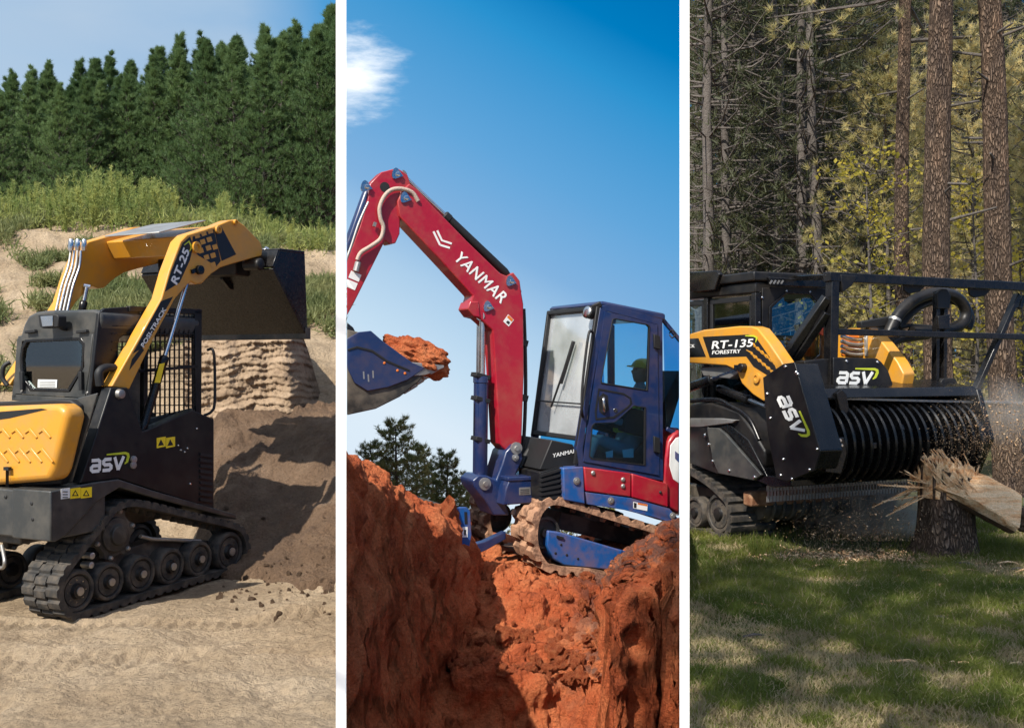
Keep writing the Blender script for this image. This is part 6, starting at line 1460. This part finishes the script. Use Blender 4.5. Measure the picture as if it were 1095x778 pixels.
for j in range(N):
    t = j / (N - 1); c = A0 + (B0 - A0) * t - ny_ * .02
    hw = .115 + .045 * t ** .6
    for k in range(K):
        a = math.pi + math.pi * k / (K - 1); V2.append(c + nx_ * math.cos(a) * hw * 1.16 + ny_ * math.sin(a) * hw * (.95 + .1 * noise.noise(Vector((k, t * 9, 1)))))
F2 = [(j * K + k, j * K + k + 1, (j + 1) * K + k + 1, (j + 1) * K + k) for j in range(N - 1) for k in range(K - 1)]
mb.add(V2, F2); mb.build('log_bark', 'stump_bark', lg, smooth=50, fix=False)
for k in range(60):
    t = rgs.uniform(0, .5); s_ = rgs.uniform(-1, 1); b_ = A0 + (B0 - A0) * t + nx_ * s_ * .12 + ny_ * .03; e_ = b_ - d * rgs.uniform(.05, .28) + up_ * rgs.uniform(.02, .16) + sd_ * rgs.uniform(-.05, .05)
    mb = MB(); mb.bar(b_, e_, rgs.uniform(.006, .022), rgs.uniform(.004, .01)); mb.build('splinter', 'split_wood', lg, smooth=0)
tag(lg, 'pale split log leaning down to the right from the shattered stump', 'log')
# lumps of bark at the far right edge
o = lump('bark_lump', P(1100, 556, 8.6), (.16, .14, .09), 8, 'stump_bark', amp=.4); tag(o, 'dark bark lump under the lower end of the split log', 'bark lump')
# loose litter round the stump
def chips(name, n, fn, smin, smax, mat, seed):
    rg = np.random.default_rng(seed); c = np.array([fn(rg) for _ in range(n)]); a = unit(rg.normal(size=(n, 3))); b = unit(np.cross(a, rg.normal(size=(n, 3)))); s_ = (smin * (smax / smin) ** rg.uniform(0, 1, n))[:, None]
    cc = np.cross(a, b)
    p = [c - a * s_, c + a * s_, c + b * s_ * .4, c - b * s_ * .4 + cc * s_ * .15]
    V = np.stack(p, 1).reshape(-1, 3); i = np.arange(n)[:, None] * 4
    F = np.concatenate([i + [0, 2, 3], i + [1, 3, 2], i + [0, 1, 2], i + [0, 3, 1]]); return tag(np_mesh(name, V, F, mat), kind='stuff')
def fly(rg):
    m_ = rg.uniform()
    if m_ < .55:   # plume thrown to the right of the rotor
        t = rg.uniform(0, 1) ** .8; px = 995 + 150 * t + rg.normal() * 6; py = 470 + rg.normal() * (14 + 26 * t) - 14 * t; Y = 8.7 + rg.normal() * .28
    else:          # spray below and behind the rotor
        px = 925 + rg.normal() * 38; Y = 8.9 + rg.normal() * .35; py = 578 - abs(rg.normal()) * 24
    p = P(px, py, Y); return (p.x, p.y, max(p.z, .01))
chips('flying_wood_chips', 11000, fly, .003, .010, 'chip', 3)
chips('flying_wood_flakes', 260, fly, .012, .03, 'chip', 4)
def litter(rg):
    if rg.uniform() < .6: px = rg.normal() * 60 + 930; Y = 8.3 + rg.normal() * .30
    else: px = rg.uniform(800, 1110); Y = rg.uniform(6.2, 8.6)
    return ((px - CX) / FP * Y, Y, h_right(px, Y) + .012)
chips('wood_chip_litter', 5000, litter, .006, .03, 'chip', 5)
def dust_vol(name, c, r, dens, colr, rot=0):
    bm = bmesh.new(); bmesh.ops.create_icosphere(bm, subdivisions=3, radius=1)
    for v in bm.verts: v.co = Vector((v.co.x * r[0], v.co.y * r[1], v.co.z * r[2]))
    me = bpy.data.meshes.new(name); bm.to_mesh(me); bm.free(); o = bpy.data.objects.new(name, me); col.objects.link(o); o.location = c; o.rotation_euler = (0, rot, 0)
    m = bpy.data.materials.new(name); m.use_nodes = True; nt = m.node_tree; nt.nodes.clear(); ou = nt.nodes.new('ShaderNodeOutputMaterial'); vo = nt.nodes.new('ShaderNodeVolumePrincipled')
    vo.inputs['Color'].default_value = (*colr, 1); vo.inputs['Anisotropy'].default_value = .35
    t = nt.nodes.new('ShaderNodeTexCoord'); le = nt.nodes.new('ShaderNodeVectorMath'); le.operation = 'LENGTH'; mp_ = nt.nodes.new('ShaderNodeMapping'); mp_.inputs['Scale'].default_value = (1 / r[0], 1 / r[1], 1 / r[2])
    nt.links.new(t.outputs['Object'], mp_.inputs[0]); nt.links.new(mp_.outputs[0], le.inputs[0])
    mr = nt.nodes.new('ShaderNodeMapRange'); mr.inputs[1].default_value = .95; mr.inputs[2].default_value = .15; nt.links.new(le.outputs['Value'], mr.inputs[0])
    nz_ = nt.nodes.new('ShaderNodeTexNoise'); nz_.inputs['Scale'].default_value = 4; nz_.inputs['Detail'].default_value = 5; nt.links.new(t.outputs['Object'], nz_.inputs[0])
    m2 = nt.nodes.new('ShaderNodeMapRange'); m2.inputs[1].default_value = .38; m2.inputs[2].default_value = .62; nt.links.new(nz_.outputs[0], m2.inputs[0])
    mu = nt.nodes.new('ShaderNodeMath'); mu.operation = 'MULTIPLY'; nt.links.new(mr.outputs[0], mu.inputs[0]); nt.links.new(m2.outputs[0], mu.inputs[1])
    mu2 = nt.nodes.new('ShaderNodeMath'); mu2.operation = 'MULTIPLY'; mu2.inputs[1].default_value = dens; nt.links.new(mu.outputs[0], mu2.inputs[0])
    nt.links.new(mu2.outputs[0], vo.inputs['Density']); nt.links.new(vo.outputs[0], ou.inputs['Volume']); me.materials.append(m)
    return tag(o, kind='stuff')
dust_vol('dust_cloud', P(930, 548, 9.6), (.85, .55, .30), 8.0, (1.0, .90, .76))
dust_vol('dust_cloud', P(1085, 440, 9.3), (.75, .5, .36), 3.0, (.85, .78, .70), R(8))
scene.cycles.volume_step_rate = 1; scene.cycles.volume_max_steps = 64; scene.cycles.volume_bounces = 1
def sticks():
    rg = np.random.default_rng(21)
    for k in range(26):
        px = rg.uniform(800, 1100); Y = rg.uniform(5.4, 8.4) if k > 9 else rg.uniform(7.8, 8.4); x = (px - CX) / FP * Y; l = rg.uniform(.06, .22); a = rg.uniform(-.5, .5)
        z = h_right(px, Y) + .02; mb = MB(); mb.tube([(-l / 2, 0, 0), (0, rg.normal() * .01, .012), (l / 2, 0, 0)], [.007, .009, .005], 6)
        o = mb.build('wood_stick', 'split_wood' if k % 3 else 'bark_grey', smooth=60); o.location = (x, Y, z); o.rotation_euler = (0, rg.uniform(-.1, .1), a)
        tag(o, 'small broken stick lying in the grass before the mulcher', 'stick', 'broken sticks in the grass')
sticks()
# grass: real blades, denser near the viewer
def grass(name, n, mat, seed, dry=False):
    rg = np.random.default_rng(seed); P_, D_, L_ = [], [], []
    k = 0
    while k < n:
        Y = 4.25 + 6.7 * rg.uniform() ** 1.25; px = rg.uniform(738, 1230); x = (px - CX) / FP * Y
        d = noise.noise(Vector((x * .9, Y * .9, 3.3))) + .6 * noise.noise(Vector((x * 3, Y * 3, 8)))
        if dry != (d < -.02): 
            if rg.uniform() < .8: continue
        if Y > 8.2 and 800 < px < 980 and rg.uniform() < .93: continue
        P_.append((x, Y, h_right(px, Y))); D_.append((rg.normal() * .5, rg.normal() * .5, 1)); L_.append((.03 + .045 * max(0, d + .35)) * rg.uniform(.5, 1.6)); k += 1
    P_ = np.array(P_); D_ = unit(np.array(D_)); S = unit(np.cross(D_, rg.normal(size=D_.shape))); L_ = np.array(L_)[:, None]; w = .0035
    bend = unit(D_ + np.c_[rg.normal(size=(len(P_), 2)) * .6, np.full(len(P_), -.2)])
    V = np.stack([P_ - S * w, P_ + S * w, P_ + D_ * L_ * .55 + S * w * .7, P_ + D_ * L_ * .55 - S * w * .7, P_ + D_ * L_ * .55 + bend * L_ * .55], 1).reshape(-1, 3)
    i = np.arange(len(P_))[:, None] * 5
    F = np.concatenate([i + [0, 1, 2], i + [0, 2, 3], i + [3, 2, 4]]); return tag(np_mesh(name, V, F, mat), kind='stuff')
grass('green_grass', 140000, 'grass', 31); grass('dry_grass', 64000, 'grass_dry', 32, True)
# longer tufts near the stump and the track
def tuft(px, Y, label, seed, H=.16):
    rg = np.random.default_rng(seed); n = 60; p = rg.normal(size=(n, 3)) * [.07, .07, 0]; dd = unit(rg.normal(size=(n, 3)) * .35 + [0, 0, 1]); V, F = blades(p, dd, H, .008, rg)
    o = np_mesh('grass_tuft', V, F, 'grass'); o.location = ((px - CX) / FP * Y, Y, h_right(px, Y)); tag(o, label, 'grass tuft', 'long grass tufts round the machine'); return o
for k, (px, Y) in enumerate(((806, 8.75), (816, 8.7), (822, 8.85), (812, 8.6), (1046, 8.8), (1058, 8.7), (1066, 9.0), (1050, 9.1), (1075, 8.8), (1036, 8.6))):
    tuft(px, Y, 'tuft of long grass beside the front of the rubber track' if k < 4 else 'tuft of long grass growing at the right foot of the stump', 50 + k, .17)
# ---------------------------------------------------------------- loose clods of clay and soil, weeds in the pit
cl = [lump('clay_clod', (0, 0, 0), (1, 1, .8), 11 + i * 3.7, 'clay', n=3, amp=.55) for i in range(6)]
for c in cl: c.data.set_sharp_from_angle(angle=R(25))
rgc = np.random.default_rng(77); used_ = set(); k = 0; cnt = 0
def put(i, px, Y, r, lab, grp, zf=h_mid, protos=cl):
    p = protos[i % len(protos)]
    if id(p) in used_: o = p.copy(); col.objects.link(o)
    else: o = p; used_.add(id(p))
    z = zf(px, Y); o.location = ((px - CX) / FP * Y, Y, z + r * .25); o.scale = (r, r * .9, r * .85); o.rotation_euler = tuple(rgc.uniform(0, 6.28, 3)); tag(o, lab, 'clod', grp)
spots = []
while len(spots) < 190:
    if len(spots) < 130: px = rgc.uniform(470, 655); Y = rgc.uniform(7.75, 9.4)
    elif len(spots) < 165: px = rgc.uniform(560, 650); Y = rgc.uniform(7.6, 8.4)
    else: px = rgc.uniform(655, 727); Y = rgc.uniform(7.4, 8.2)
    if len(spots) % 9 == 0: px = rgc.uniform(540, 640)
    spots.append((px, Y, .022 + .06 * rgc.uniform() ** 3.2))
spots[0] = (539, 8.25, .085); spots[1] = (475, 8.75, .15); spots[2] = (590, 8.1, .10); spots[3] = (627, 8.2, .07)
for i, (px, Y, r) in enumerate(spots):
    lab = {0: 'large sunlit clay clod in the middle of the slope above the trench', 1: 'big red clay clod against the left bank beside the dozer blade', 2: 'large round clay clod just above the trench lip'}.get(i, 'red clay clod lying loose on the slope in front of the excavator' if px < 655 else 'red clay clod on the brown top of the right-hand bank')
    put(i, px, Y, r, lab, 'loose clods of red clay')
sc_ = [lump('soil_clod', (0, 0, 0), (1, 1, .7), 51 + i * 2.9, 'soil', n=2, amp=.5) for i in range(3)]
i = 0
while i < 90:
    px = rgc.uniform(232, 355); Y = rgc.uniform(6.6, 9.8) if i % 2 else rgc.uniform(7.2, 7.9)
    r = .007 + .022 * rgc.uniform() ** 3
    put(i, px, Y, r, 'small brown soil clod at the foot of the dark soil heap' if Y < 7.9 else 'small brown soil clod on the slope of the dark soil heap', 'soil clods round the dark heap', (lambda a, b: max(h_left(a, b), h_heap(a, b) if b > 7.6 else -9)), sc_); i += 1
bpy.context.view_layer.update()
